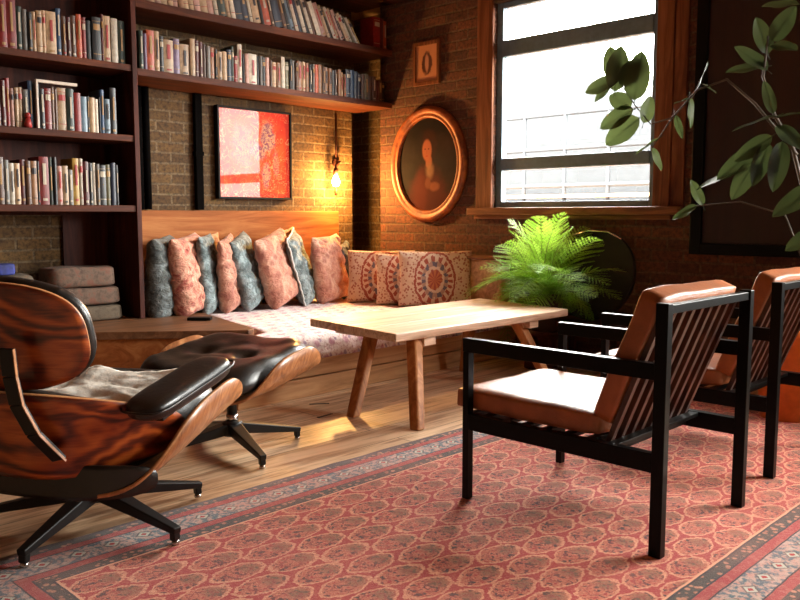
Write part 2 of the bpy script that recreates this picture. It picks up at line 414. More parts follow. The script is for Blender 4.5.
def quilt_mat():
    n = NT('faded_floral_quilt'); v = n.coord(); x, y, z = n.xyz(v)
    zy = n.math('ADD', y, z)
    S = 0.115
    fx = n.math('PINGPONG', n.math('ADD', x, 0.0), S / 2); 
    row = n.math('FLOOR', n.math('DIVIDE', zy, S))
    xo = n.math('ADD', x, n.math('MULTIPLY', n.math('MODULO', row, 2.0), S / 2))
    cx = n.math('SUBTRACT', n.math('MODULO', n.math('ADD', xo, 10 * S), S), S / 2)
    cy = n.math('SUBTRACT', n.math('MODULO', n.math('ADD', zy, 10 * S), S), S / 2)
    wob = n.math('MULTIPLY', n.math('SUBTRACT', n.noise(v, 42, 3), 0.5), 1.6)
    fl = n.ell(cx, cy, 0, 0, 0.022, 0.026, 0.4, wob)
    fl2 = n.ell(cx, cy, 0.034, 0.022, 0.010, 0.016, 0.4, wob)
    base = n.ramp(n.noise(v, 5, 4), [(0.3, lin((236, 212, 206))), (0.7, lin((250, 238, 234)))])
    sp = n.ramp(n.noise(v, 55, 3, 0.7), [(0.52, (0, 0, 0, 1)), (0.64, (0.75, 0.75, 0.75, 1))])
    col = n.mix(sp, base, lin((186, 116, 116)))
    col = n.mix(n.math('MULTIPLY', fl, 0.6), col, lin((186, 90, 128)))
    col = n.mix(n.math('MULTIPLY', fl2, 0.7), col, lin((150, 110, 150)))
    n.bump(n.noise(v, 30, 3), 0.5, 0.01)
    return n.done(col, 0.9, Sheen_Weight=0.15)
M['quilt'] = quilt_mat()
def mattress():
    bm = BM(); nx, ny = 90, 60
    def P(u, v):
        x0 = 2.70 if v < 0.22 else 2.70
        y = 3.665 + v * (5.33 - 3.665)
        # left edge follows the ledge
        xl = 2.66 if y < 3.9 else (2.90 + (y - 4.0) * 0.245 if y > 4.0 else 2.66 + (y - 3.9) / 0.1 * 0.24)
        xl = min(xl, 3.14)
        x = xl + u * (4.845 - xl)
        return x, y
    top = {}; bot = {}
    for i in range(nx + 1):
        for j in range(ny + 1):
            u, v = i / nx, j / ny; x, y = P(u, v)
            e = min(u * 2.1, v * 1.66, (1 - u) * 2.1, (1 - v) * 1.66)
            r = 0.05
            drop = 0 if e > r else r - math.sqrt(max(0, r * r - (r - e) ** 2))
            z = 0.350 - drop + 0.010 * mn.noise((x * 3, y * 3, 0)) + 0.004 * mn.noise((x * 14, y * 14, 3))
            top[i, j] = bm.verts.new((x, y, z))
            bot[i, j] = None
    for i in range(nx):
        for j in range(ny):
            f = bm.faces.new([top[i, j], top[i + 1, j], top[i + 1, j + 1], top[i, j + 1]]); f.smooth = True
    # skirts
    ring = [(i, 0) for i in range(nx)] + [(nx, j) for j in range(ny)] + [(i, ny) for i in range(nx, 0, -1)] + [(0, j) for j in range(ny, 0, -1)]
    prev = [top[r] for r in ring]; c = Vector((3.8, 4.5, 0))
    for k, z in enumerate((0.285, 0.25, 0.216)):
        cur = []
        for q, r in enumerate(ring):
            p = top[r].co.copy(); p.z = z
            if k < 2 or True:
                w = 0.012 * mn.noise((p.x * 9, p.y * 9, 5 + z * 8))
                p.y += w if r[1] == 0 else 0
            if r[1] == 0: p.y -= 0.006 * (k + 1)
            cur.append(bm.verts.new(p))
        for q in range(len(ring)):
            f = bm.faces.new([prev[q], cur[q], cur[(q + 1) % len(ring)], prev[(q + 1) % len(ring)]]); f.smooth = True
        prev = cur
    bm.faces.new(prev)
    o = obj('daybed_mattress', bm, M['quilt'])
    return tag(o, 'thin mattress under a pale pink floral quilt on the daybed base', 'mattress')
mattress()

# wooden back panel behind the cushions
bp = BM(); bm_box(bp, (2.70, 5.385, 0.37), (4.74, 5.415, 1.083))
tag(obj('wooden_back_panel', bp, M['panelwood'], bevel=0.004), 'long orange-brown wooden panel against the brick wall behind the row of cushions', 'panel')

# pipes
for lab, x0, x1, g in (('pair of black pipes running down the brick wall beside the bookcase upright', 2.86, 2.97, 2), ('single black conduit on the brick wall left of the red artwork', 3.335, 3.39, 1)):
    t = thing('wall_pipe', lab, 'pipe', ((x0 + x1) / 2, 5.385, 1.09))
    if g == 2:
        for dx in (-0.035, 0.025):
            bm = BM(); bm_tube(bm, [(dx, 0, 0), (dx, 0, 0.86)], 0.026, 12); obj('pipe', bm, M['mattblack'], t)
        bm = BM(); bm_box(bm, (-0.07, 0.015, 0.4), (0.06, 0.03, 0.43)); obj('pipe_clip', bm, M['mattblack'], t)
    else:
        bm = BM(); bm_box(bm, (-0.03, -0.01, 0), (0.03, 0.028, 0.86)); obj('cover', bm, M['mattblack'], t, bevel=0.004)
        bm = BM(); bm_box(bm, (-0.036, -0.014, 0.4), (0.036, 0.03, 0.43)); obj('pipe_clip', bm, M['mattblack'], t)

# ------------------------------------------------------------------ bookcase and wall shelves
SY = 4.97          # shelf front plane
bc = thing('bookcase', 'tall dark wooden bookcase full of books standing on the ledge at left', 'bookcase', (0, 0, 0))
zs = [1.07, 1.52, 1.965]
for z in zs:
    bm = BM(); bm_box(bm, (0.93, SY + 0.005, z), (2.628, YN - 0.03, z + 0.042)); obj('shelf', bm, M['shelfwood'], bc, bevel=0.004)
bm = BM(); bm_box(bm, (0.90, SY, 0.37), (0.93, YN - 0.01, CEIL - 0.02)); obj('side_panel', bm, M['shelfwoodZ'], bc, bevel=0.003)
bm = BM(); bm_box(bm, (2.628, SY - 0.005, 0.37), (2.662, YN - 0.01, CEIL - 0.02)); obj('side_panel', bm, M['shelfwoodZ'], bc, bevel=0.003)
bm = BM(); bm_box(bm, (0.93, SY, CEIL - 0.07), (2.628, YN - 0.01, CEIL - 0.03)); obj('top_board', bm, M['shelfwood'], bc, bevel=0.003)
bm = BM(); bm_box(bm, (0.93, YN - 0.03, 1.05), (2.628, YN - 0.012, CEIL - 0.08)); obj('dark_backing', bm, M['shelfwoodZ'], bc)
bm = BM(); bm_box(bm, (2.32, YN - 0.03, 0.37), (2.628, YN - 0.012, 1.05)); obj('dark_backing', bm, M['shelfwoodZ'], bc)  # dark sheet over the niche brick, put in for the side shadow

shelf_specs = [('lower wall shelf of books along the brick wall above the red artwork', 1.945, 1.99, 2.664, 4.985),
               ('upper wall shelf carrying the leaning books, above the other wall shelf', 2.372, 2.425, 2.664, 4.985),
               ('top wall shelf close under the ceiling, above the leaning books', 2.80, 2.85, 2.664, 4.985)]
for lab, z0, z1, xa, xb in shelf_specs:
    t = thing('wall_shelf', lab, 'shelf', (xa, SY, z0), group='long wall shelves')
    bm = BM(); bm_box(bm, (0, 0.018, 0), (xb - xa, YN - SY - 0.005, z1 - z0 - 0.004)); obj('board', bm, M['shelfwood'], t)
    bm = BM(); bm_box(bm, (0, 0, 0), (xb - xa, 0.018, z1 - z0)); obj('front_lipping', bm, M['shelfwood'], t, bevel=0.003)

# ------------------------------------------------------------------ books
PAL = dict(r=(('red'), (150, 26, 22)), m=(('maroon'), (92, 26, 26)), c=(('cream'), (214, 176, 134)), w=(('white'), (230, 214, 190)),
           k=(('black'), (24, 22, 26)), g=(('dark green'), (44, 60, 44)), b=(('blue'), (62, 92, 130)), n=(('navy'), (30, 38, 62)),
           t=(('tan'), (168, 118, 78)), o=(('orange'), (206, 86, 44)), p=(('pink'), (212, 160, 142)), y=(('yellow'), (206, 160, 70)),
           l=(('lavender'), (132, 108, 140)), s=(('grey'), (120, 112, 104)), d=(('brown'), (98, 62, 40)), a=(('pale blue'), (134, 160, 178)),
           e=(('olive'), (110, 100, 58)))
BM_ = {}
def bookmat(k, wear=0):
    if (k, wear) not in BM_:
        n = NT('book_cover_' + PAL[k][0].replace(' ', '_')); v = n.coord(); f = n.noise(v, 30, 4)
        c = lin(PAL[k][1]); sc_ = (0.66, 0.74, 0.56)[wear]
        c = tuple(x * sc_ for x in c[:3]) + (1,)
        d = tuple(x * 0.75 for x in c[:3]) + (1,)
        BM_[k, wear] = n.done(n.ramp(f, [(0.4, d), (0.6, c)]), 0.45)
    return BM_[k, wear]
pages = plain('book_pages', (214, 196, 162), 0.9, scale=90)
titles = [plain('title_gilt', (150, 112, 62), 0.5), plain('title_dark', (40, 30, 30), 0.5), plain('title_white', (170, 156, 134), 0.5), plain('title_red', (150, 40, 34), 0.5)]
rb = random.Random(7)
ORD = ['first', 'second', 'third', 'fourth', 'fifth', 'sixth', 'seventh', 'eighth', 'ninth', 'tenth', 'eleventh', 'twelfth', 'thirteenth', 'fourteenth', 'fifteenth', 'sixteenth', 'seventeenth', 'eighteenth', 'nineteenth', 'twentieth']
TENS = ['', '', 'twenty', 'thirty', 'forty', 'fifty', 'sixty', 'seventy']
def ordinal(i):
    if i <= 20: return ORD[i - 1]
    if i % 10 == 0: return TENS[i // 10][:-1] + 'ieth'
    return TENS[i // 10] + '-' + ORD[i % 10 - 1]
def book(x, z, w, h, d, k, label, group, lean=0.0, yfront=SY + 0.03):
    """spine towards the room (-y); origin at the bottom centre of the spine"""
    bm = BM(); t = 0.0025
    bm_box(bm, (-w / 2, 0.004, 0), (-w / 2 + t, d, h)); bm_box(bm, (w / 2 - t, 0.004, 0), (w / 2, d, h))
    # rounded spine
    n = 5; prev = None
    arc = [(-w / 2 + w * i / n, 0.004 - 0.005 * math.sin(PI * i / n)) for i in range(n + 1)]
    lo = [bm.verts.new((px, py, 0)) for px, py in arc]; hi = [bm.verts.new((px, py, h)) for px, py in arc]
    for i in range(n): bm.faces.new([lo[i], lo[i + 1], hi[i + 1], hi[i]]).smooth = True
    bm_box(bm, (-w / 2 + t, 0.005, 0.004), (w / 2 - t, d - 0.006, h - 0.004), 1)
    # printing on the spine: title block and rules
    dk = k in 'rmkgbnldsoe'
    tm = 2 + (0 if dk else 1)
    def patch(z0, z1, f=0.62, mt=tm):
        ww = w / 2 * f
        xs = [-ww, 0, ww]; ys = [-0.0046 + 0.005 * (1 - math.sin(PI * (0.5 + q / w))) if w else 0 for q in xs]
        a = [bm.verts.new((q, yy - 0.0012, zz)) for zz in (z0, z1) for q, yy in zip(xs, ys)]
        bm.faces.new([a[0], a[1], a[4], a[3]]).material_index = mt; bm.faces.new([a[1], a[2], a[5], a[4]]).material_index = mt
    st = rb.random()
    if st < 0.22:
        patch(h * 0.42, h * 0.86, 0.34)
        patch(h * 0.08, h * 0.13, 0.5)
    elif st < 0.5:
        patch(h * 0.70, h * 0.84, 0.75); patch(h * 0.14, h * 0.155, 0.9); patch(h * 0.9, h * 0.91, 0.9)
    elif st < 0.72:
        patch(h * 0.30, h * 0.80, 0.26); patch(h * 0.05, h * 0.1, 0.5, 2 + rb.randrange(2))
    bmesh.ops.recalc_face_normals(bm, faces=[f for f in bm.faces if f.material_index < 2])
    o = obj('book', bm, [bookmat(k, rb.randrange(3)), pages, rb.choice([titles[0], titles[2]]), rb.choice([titles[1], titles[3]])], recalc=False)
    o.location = (x, yfront + rb.uniform(0, 0.012), z); o.rotation_euler = (0, lean, 0)
    return tag(o, label, 'book', group)
def row(seq, x0, x1, z, where, group, hbase=0.235, lean=None, clear=0.36):
    """seq: list of (colour key, relative width, height factor)"""
    tot = sum(s[1] for s in seq); sc_ = (x1 - x0) / tot; x = x0
    n = len(seq)
    for i, (k, wr, hf) in enumerate(seq):
        w = wr * sc_ * 0.975; h = hbase * hf; xc = x + wr * sc_ / 2
        ln = lean(i / (n - 1)) if lean else 0.0
        size = 'tall ' if hf > 1.08 else ('short ' if hf < 0.84 else '')
        thick = 'thick ' if wr > 1.45 else ('thin ' if wr < 0.65 else '')
        lab = f"{size}{thick}{PAL[k][0]} book, {ordinal(i + 1)} from the left {where}"
        zz = z
        if ln < 0: # leaning left: pivot on right bottom corner
            w *= math.cos(ln) * 0.985
            zz = z + math.sin(-ln) * w / 2 + 0.001
        book(xc, zz, w, h, min(0.19, 0.13 + 0.05 * rb.random()), k, lab, group, ln)
        x += wr * sc_
def parse(s):
    out = []
    for tok in s.split():
        out.append((tok[0], float(tok[1:].split('/')[0]), float(tok.split('/')[1])))
    return out
rowA = parse('s1.2/.95 r1.3/1.15 r1.6/1.25 g1/.95 s.8/.9 k.8/.85 c.7/.88 c1/.92 c.7/.95 c1.8/.95 b.9/1.05 d.9/.9 m.8/.9 d1/.95 o1/1 r.8/.95 k1.1/.9 k1.7/1 m.5/1.1 c1.5/1.08 w1.3/1.05 g1.4/1.02')
rowB = parse('d1.2/.9 m.8/.95 r.8/1 p.7/.8 c.7/.82 c.8/.84 s1/.8 b.9/1 k1.1/.95 k.9/.85 r1.2/.88 d.7/.92 d.6/.9 c1.7/.92 g1.4/.92 r1.3/.85 a1.2/.78 k.5/.8 c1.1/.78 w.8/.76 k.4/.8 b.8/.98 a1.1/.78 k1.3/1.05')
rowC = parse('d1.2/.95 s.9/.9 w1/.84 c1/.84 m1/.92 d.9/.9 t1.1/.9 k.5/.9 r1.8/1 g.8/1 k.7/1 p1.0/.82 c1.1/.83 s1/.75 y1.3/1 w.7/1 m1.1/.94 k.8/.92 w.7/.92 s.7/.9 k1.4/.88 e1/.9 n1/.94 k.6/.9')
row(rowA, 1.795, 2.605, zs[2] + 0.043, 'on the top visible shelf of the bookcase', 'books on the top visible bookcase shelf', 0.262)
row(rowB, 1.79, 2.53, zs[1] + 0.043, 'on the middle shelf of the bookcase', 'books on the middle bookcase shelf', 0.275)
row(rowC, 1.785, 2.53, zs[0] + 0.043, 'on the lowest book shelf of the bookcase', 'books on the lowest bookcase shelf', 0.285)
rowD = parse('g.8/.95 l.6/.9 o1.4/1 c.9/1 k.8/.9 c1.9/.84 l1.2/.9 c1.9/.8 c1/.97 m.8/.95 m.8/.92 d.7/.88 s.8/.85 t.9/.84 k.6/.8 c1/.76 c.9/.78 n1/.85 g.6/.95 r.8/.72 w1/1.05 k.5/.8 p.8/.82 w1.8/.84 k.6/.8 s.7/.82 k.8/.8 p.9/.82 d.6/.75 c1/.72 t1/.72 w.9/.9 e1/.78 k.7/.86 s.8/.85 d.6/.8 t1.2/.86 c.8/.87 t.8/.85 k.8/.82 s.6/.84 o.9/.84 t1/.86 d.7/.8 t1/.82 t.8/.8 k.9/.76 d.8/.78 t.8/.82 c.7/.75 t.6/.7 n1.3/.86 b1/.86 n1.1/.84 n.9/.8 d.9/.8 e1.2/.82 d1/.78 d1.1/.78 m.8/.66 d1/.7 k.8/.66')
row(rowD, 2.70, 4.93, 1.991, 'on the lower wall shelf', 'books on the lower wall shelf', 0.258)
rowE = parse('c1/.9 p.9/.95 c1/.9 c.8/.9 p.8/.95 t.8/.9 c.9/.92 c.8/.9 p1/.95 c1.2/.95 p1/.98 w.7/.9 g1.4/1 c.7/.95 w.8/1 n1.3/1 n1.2/1.02 w.6/1 c1.4/1.05 k.6/1 o1.3/1.05 d.7/1 n1.5/1.05 d.8/1 k.7/1.02 a.8/1.05 w.7/1.05 n.7/1.05 w.8/1.05 k.6/1.05 w.7/1.05 d.7/1 w1/.95 p1.2/.95 c.7/.92 k.5/.92 w.7/.92 c.8/.9 p.9/.9 k.5/.88 c.8/.86 w.6/.84 e.6/.82 w.6/.8 y.6/.78')
row(rowE, 2.78, 4.66, 2.426, 'among the leaning books, upper wall shelf', 'leaning books on the upper wall shelf', 0.27, lean=lambda t: -0.16 - 0.46 * t * t)
row(parse('r2.2/.95 m1.2/.95 o1.2/.9'), 4.80, 4.96, 2.426, 'in the upright trio on the upper wall shelf', 'upright red books at the corner', 0.26)

# small things on the bookcase
bm = BM(); bm_box(bm, (0, 0, 0), (0.22, 0.015, 0.014)); 
M['whitepaint'] = plain('white_paint', (205, 190, 175), 0.5)
fr = thing('picture_frame', 'empty white right-angled photo frame standing on the middle bookcase shelf', 'frame', (2.02, 4.98, zs[1] + 0.043))
bm = BM(); bm_box(bm, (0, 0, 0), (0.012, 0.02, 0.285)); bm_box(bm, (0.012, 0, 0.268), (0.25, 0.02, 0.285)); obj('moulding', bm, M['whitepaint'], fr, bevel=0.002)
bm = BM(); bm_tube(bm, [(0, 0, 0), (0, 0, 0.03), (0, 0, 0.055)], [0.022, 0.02, 0.012], 10); bmesh.ops.create_icosphere(bm, subdivisions=2, radius=0.018, matrix=Matrix.Translation((0, 0, 0.07)))
fg = obj('figurine', bm, [plain('figurine_red', (150, 40, 36), 0.5, var=0.5, scale=60)]); fg.location = (1.97, 4.965 + 0.03, zs[1] + 0.043)
tag(fg, 'tiny red and white figurine in front of the books on the middle bookcase shelf', 'figurine')

# stack of folded textiles in the niche, behind the lounge chair
def textile(name, c1, c2, c3):
    n = NT(name); v = n.coord(); f = n.noise(v, 22, 4, 0.7); g = n.noise(v, 9, 3)
    col = n.ramp(f, [(0.38, lin(c1)), (0.5, lin(c2)), (0.62, lin(c3))])
    n.bump(n.noise(v, 60, 3), 0.5, 0.004)
    return n.done(n.mix(g, col, lin(c2)), 0.9)
M['kilim'] = textile('patterned_cloth', (46, 26, 22), (104, 84, 70), (120, 58, 42))
M['kilim2'] = textile('beige_cloth', (54, 42, 34), (100, 86, 70), (80, 62, 46))
def rbox(sx, sy, sz, seed=0, amp=0.008, cuts=8):
    """soft box with gentle irregularity, base at z=0"""
    bm = BM(); bmesh.ops.create_cube(bm, size=1.0); bmesh.ops.subdivide_edges(bm, edges=bm.edges[:], cuts=cuts, use_grid_fill=True)
    for v in bm.verts:
        p = v.co * 2; n = 8.0
        k = (abs(p.x) ** n + abs(p.y) ** n + abs(p.z) ** n) ** (1 / n)
        m = max(abs(p.x), abs(p.y), abs(p.z)); p = p * (m / k)
        v.co = Vector((p.x * sx / 2, p.y * sy / 2, p.z * sz / 2 + sz / 2))
        q = mn.noise_vector((v.co.x * 7 + seed * 9, v.co.y * 7, v.co.z * 12)) * amp
        if v.co.z > 0.01: v.co += q
    for f in bm.faces: f.smooth = True
    return bm
for (sx, sy, sz, x, y, z, mt, lab) in ((0.50, 0.26, 0.10, 2.30, 5.16, 0.37, 'kilim2', 'folded beige blanket at the bottom of the pile on the ledge'),
                                       (0.46, 0.25, 0.115, 2.31, 5.16, 0.475, 'kilim', 'folded red and grey patterned cloth on top of the pile on the ledge'),
                                       (0.42, 0.25, 0.13, 2.30, 5.16, 0.592, 'kilim', 'loosely folded pale patterned throw topping the pile in the bookcase niche'),
                                       (0.34, 0.22, 0.32, 1.84, 5.17, 0.37, 'kilim2', 'grey-brown cloth bundle beside the pile of folded cloths in the niche')):
    o = obj('folded_cloth', rbox(sx, sy, sz, x), M[mt]); o.location = (x, y, z); tag(o, lab, 'cloth', 'folded cloths in the bookcase niche')
bm = rbox(0.10, 0.08, 0.07, 3); o = obj('blue_pouch', bm, plain('blue_cloth', (40, 50, 120), 0.7, var=0.5)); o.location = (1.84, 5.12, 0.692)
tag(o, 'small dark blue pouch lying on the cloth bundle in the niche', 'pouch')
bm = BM(); bm_box(bm, (-0.075, -0.035, 0), (0.075, 0.035, 0.02)); o = obj('phone', bm, M['blackpaint'], bevel=0.004)
o.location = (2.86, 4.62, 0.371); o.rotation_euler = (0, 0, math.radians(-45)); tag(o, 'small black phone lying on the wooden ledge in front of the cushions', 'phone')

# ------------------------------------------------------------------ pictures
def art_mat():
    n = NT('red_artwork'); x, y, z = n.xyz(n.coord()); v = n.coord()
    w = n.math('MULTIPLY', n.math('SUBTRACT', n.noise(v, 14, 4, 0.7), 0.5), 2.2)
    col = n.ramp(n.noise(v, 6, 4), [(0.35, lin((196, 44, 20))), (0.65, lin((226, 78, 30)))])
    brd = n.math('MAXIMUM', n.math('ABSOLUTE', x), n.math('ABSOLUTE', z))
    col = n.mix(n.math('MULTIPLY', n.gt(brd, 0.30), 0.6), col, lin((190, 40, 30)))
    pat = n.ramp(n.noise(v, 26, 4, 0.7, 1.5), [(0.40, lin((96, 70, 92))), (0.50, lin((176, 150, 120))), (0.60, lin((150, 60, 60)))], 'CONSTANT')
    for cx, cz, rx, rz, al in ((0.12, 0.14, 0.07, 0.12, 0.85), (0.04, 0.02, 0.08, 0.06, 0.8), (0.10, -0.16, 0.04, 0.09, 0.75), (0.20, -0.06, 0.03, 0.10, 0.5), (-0.12, 0.06, 0.10, 0.18, 0.5)):
        col = n.mix(n.math('MULTIPLY', n.ell(x, z, cx, cz, rx, rz, 0.25, n.math('MULTIPLY', w, 0.7)), al), col, pat)
    line = n.math('LESS_THAN', n.math('ABSOLUTE', n.math('SUBTRACT', n.noise(v, 9, 2, 0.5, 2.0), 0.5)), 0.012)
    col = n.mix(n.math('MULTIPLY', line, 0.6), col, lin((224, 160, 100)))
    return n.done(col, 0.5, 0, Coat_Weight=0.17, Coat_Roughness=0.01, Coat_IOR=1.55, Specular_IOR_Level=0.1)
t = thing('framed_artwork', 'square red abstract artwork behind glass in a thin black frame, below the shelves', 'picture', (3.868, 5.40, 1.525))
bm = BM(); bm_box(bm, (-0.335, -0.022, -0.335), (0.335, -0.010, 0.335)); obj('print', bm, art_mat(), t)
bm = BM()
for a in ((-0.352, -0.335, -0.352, 0.352), (0.335, 0.352, -0.352, 0.352)): bm_box(bm, (a[0], -0.035, a[2]), (a[1], 0.017, a[3]))
for a in ((-0.335, 0.335, -0.352, -0.335), (-0.335, 0.335, 0.335, 0.352)): bm_box(bm, (a[0], -0.035, a[2]), (a[1], 0.017, a[3]))
obj('frame', bm, M['blackpaint'], t, bevel=0.002)

def portrait_mat():
    n = NT('portrait_painting'); v = n.coord(); x, y, z = n.xyz(v)
    # seen from the room, +y is to the left
    w = n.math('MULTIPLY', n.math('SUBTRACT', n.noise(v, 16, 4, 0.6), 0.5), 0.5)
    col = n.ramp(n.noise(v, 5, 4), [(0.3, lin((20, 15, 14))), (0.7, lin((34, 26, 24)))])
    col = n.mix(n.ell(y, z, 0.0, -0.34, 0.22, 0.30, 0.25, w), col, lin((60, 22, 18)))        # robe
    col = n.mix(n.math('MULTIPLY', n.ell(y, z, 0.08, -0.25, 0.07, 0.2, 0.5, w), 0.6), col, lin((80, 30, 22)))
    col = n.mix(n.ell(y, z, -0.015, 0.15, 0.085, 0.135, 0.2, w), col, lin((38, 20, 16)))      # hair
    col = n.mix(n.ell(y, z, -0.01, 0.02, 0.032, 0.06, 0.3, w), col, lin((128, 76, 56)))       # neck
    col = n.mix(n.ell(y, z, 0.01, 0.115, 0.05, 0.085, 0.18), col, lin((134, 78, 58)))        # face
    col = n.mix(n.math('MULTIPLY', n.ell(y, z, 0.03, 0.125, 0.009, 0.006, 0.5), 0.8), col, lin((50, 24, 20)))
    col = n.mix(n.math('MULTIPLY', n.ell(y, z, -0.008, 0.125, 0.009, 0.006, 0.5), 0.8), col, lin((50, 24, 20)))
    col = n.mix(n.math('MULTIPLY', n.ell(y, z, 0.012, 0.098, 0.006, 0.018, 0.6), 0.5), col, lin((120, 60, 44)))
    col = n.mix(n.math('MULTIPLY', n.ell(y, z, 0.012, 0.068, 0.015, 0.005, 0.5), 0.8), col, lin((130, 44, 36)))
    col = n.mix(n.math('MULTIPLY', n.ell(y, z, -0.02, -0.05, 0.040, 0.060, 0.6, w), 0.8), col, lin((120, 92, 70)))    # collar
    col = n.mix(n.ell(y, z, -0.07, -0.18, 0.055, 0.035, 0.4, w), col, lin((104, 60, 42)))       # hands
    col = n.mix(n.ell(y, z, 0.00, -0.15, 0.03, 0.045, 0.4, w), col, lin((92, 52, 38)))
    return n.done(col, 0.7, 0, Coat_Weight=0.22, Coat_Roughness=0.06, Specular_IOR_Level=0.05)
def gilt():
    n = NT('gilt_wood'); v = n.coord(); f = n.noise(v, 14, 5)
    n.bump(n.noise(v, 50, 4), 0.4, 0.004)
    return n.done(n.ramp(f, [(0.35, lin((104, 46, 18))), (0.7, lin((168, 88, 38)))]), 0.5, 0.1)
M['gilt'] = gilt()
t = thing('oval_portrait', 'large oval painted portrait of a robed figure in a gilt frame beside the window', 'painting', (4.995, 4.560, 1.460))
def oval_ring(ry, rz, prof, mat, name, parent):
    bm = BM(); seg = 72; rings = []
    for k in range(seg):
        a = 2 * PI * k / seg
        rings.append([bm.verts.new((-h, (ry - q) * math.cos(a), (rz - q) * math.sin(a))) for q, h in prof])
    for k in range(seg):
        A, B = rings[k], rings[(k + 1) % seg]
        for i in range(len(prof)):
            j = (i + 1) % len(prof)
            f = bm.faces.new([A[i], A[j], B[j], B[i]]); f.smooth = True
    return obj(name, bm, mat, parent)
oval_ring(0.415, 0.468, [(0, 0.0), (0.0, 0.02), (0.014, 0.040), (0.034, 0.048), (0.055, 0.036), (0.068, 0.03), (0.078, 0.038), (0.088, 0.032), (0.096, 0.014), (0.096, 0.0)], M['gilt'], 'frame', t)
bm = BM(); vs = [bm.verts.new((-0.012, 0.335 * math.cos(2 * PI * k / 64), 0.388 * math.sin(2 * PI * k / 64))) for k in range(64)]
vb = [bm.verts.new((-0.002, v.co.y, v.co.z)) for v in vs]
bm.faces.new(vs); bm.faces.new(vb[::-1])
for k in range(64): bm.faces.new([vs[k], vs[(k + 1) % 64], vb[(k + 1) % 64], vb[k]])
obj('canvas', bm, portrait_mat(), t)

t = thing('small_picture', 'small wood-framed picture high on the brick wall above the oval portrait', 'picture', (4.995, 4.575, 2.268))
bm = BM()
W2, H2 = 0.145, 0.172
for a in ((-W2, -W2 + 0.03, -H2, H2), (W2 - 0.03, W2, -H2, H2)): bm_box(bm, (-0.025, a[0], a[2]), (0, a[1], a[3]))
for a in ((-W2 + 0.03, W2 - 0.03, -H2, -H2 + 0.03), (-W2 + 0.03, W2 - 0.03, H2 - 0.03, H2)): bm_box(bm, (-0.025, a[0], a[2]), (0, a[1], a[3]))
obj('frame', bm, M['trimwood'], t, bevel=0.002)
def small_mat():
    n = NT('small_picture_print'); v = n.coord(); x, y, z = n.xyz(v)
    w = n.math('MULTIPLY', n.math('SUBTRACT', n.noise(v, 30, 3), 0.5), 0.6)
    col = n.mix(n.ell(y, z, 0, 0, 0.055, 0.09, 0.15, w), lin((176, 120, 84)), lin((70, 34, 28)))
    col = n.mix(n.ell(y, z, 0, 0, 0.02, 0.07, 0.3, w), col, lin((168, 120, 96)))
    return n.done(col, 0.5)
bm = BM(); bm_box(bm, (-0.012, -W2 + 0.03, -H2 + 0.03), (-0.002, W2 - 0.03, H2 - 0.03)); obj('print', bm, small_mat(), t)

# dark framed panel right of the window
t = thing('dark_wall_panel', 'very large dark brown framed board hung right of the window', 'panel', (4.995, 1.55, 0.805))
bm = BM(); bm_box(bm, (-0.03, -0.68, 0.07), (-0.005, 0.68, 1.78)); obj('board', bm, wood('dark_board', (24, 10, 7), (36, 16, 11), (46, 21, 14), 2, 0.5, rough=0.55), t)
bm = BM()
bm_box(bm, (-0.05, 0.68, 0), (0, 0.755, 1.85)); bm_box(bm, (-0.05, -0.755, 0), (0, -0.68, 1.85))
bm_box(bm, (-0.05, -0.68, 0), (0, 0.68, 0.07)); bm_box(bm, (-0.05, -0.68, 1.78), (0, 0.68, 1.85))
obj('frame', bm, M['blackwood'], t, bevel=0.006)

# round black disc leaning on the wall
M['traypaint'] = plain('matt_black_tray', (10, 8, 7), 0.85)
t = thing('round_black_tray', 'large round black tray leaning on the wall between the fern and the chairs', 'tray', (4.80, 2.93, 0.345), 0)
t.rotation_euler = (0, math.radians(12), 0)
bm = BM(); bm_lathe(bm, [(0.005, 0.0), (0.27, 0.0), (0.30, -0.02), (0.31, -0.02), (0.31, 0.012), (0.27, 0.02), (0.005, 0.02)], 48, (0, 0, 0.31), 'x'); obj('disc', bm, M['traypaint'], t)
bm = BM(); bm_tube(bm, [(-0.045, 0.17, 0.57), (-0.06, 0.05, 0.60), (-0.06, -0.10, 0.595), (-0.045, -0.20, 0.55)], 0.006, 8); obj('rim_handle', bm, M['chrome'], t)
bs = thing('low_stool', 'low dark wooden stool against the brick wall under the round tray', 'stool', (4.82, 2.88, 0))
bm = BM(); bm_box(bm, (-0.15, -0.30, 0.30), (0.17, 0.30, 0.34)); obj('seat', bm, M['shelfwood'], bs, bevel=0.006)
for sx in (-0.12, 0.14):
    for sy in (-0.26, 0.26):
        bm = BM(); bm_box(bm, (sx - 0.02, sy - 0.02, 0), (sx + 0.02, sy + 0.02, 0.30)); obj('leg', bm, M['shelfwoodZ'], bs, bevel=0.003)

# ------------------------------------------------------------------ wall lamp
t = thing('wall_lamp', 'bare glowing filament bulb on a rusty bracket with hanging cable, on the brick wall', 'lamp', (4.66, 5.418, 1.30))
M['rust'] = plain('rusty_iron', (70, 34, 20), 0.6, 0.5)
M['cable'] = plain('brown_cable', (110, 60, 34), 0.6)
bm = BM(); bm_tube(bm, [(0.07, 0, 0.20), (0.07, -0.02, 0.20)], 0.035, 16); bm_tube(bm, [(0.07, -0.02, 0.20), (0.065, -0.07, 0.205), (0.02, -0.09, 0.19), (0.0, -0.09, 0.165), (0, -0.09, 0.14)], 0.011, 10); obj('bracket', bm, M['rust'], t)
bm = BM(); bm_tube(bm, [(0, -0.09, 0.15), (0, -0.09, 0.125), (0, -0.09, 0.09)], [0.016, 0.022, 0.02], 14); obj('bulb_holder', bm, M['rust'], t)
bm = BM(); bm_lathe(bm, [(0.012, 0.09), (0.018, 0.075), (0.030, 0.05), (0.034, 0.03), (0.030, 0.010), (0.018, -0.004), (0.003, -0.008)], 20, (0, -0.09, 0))
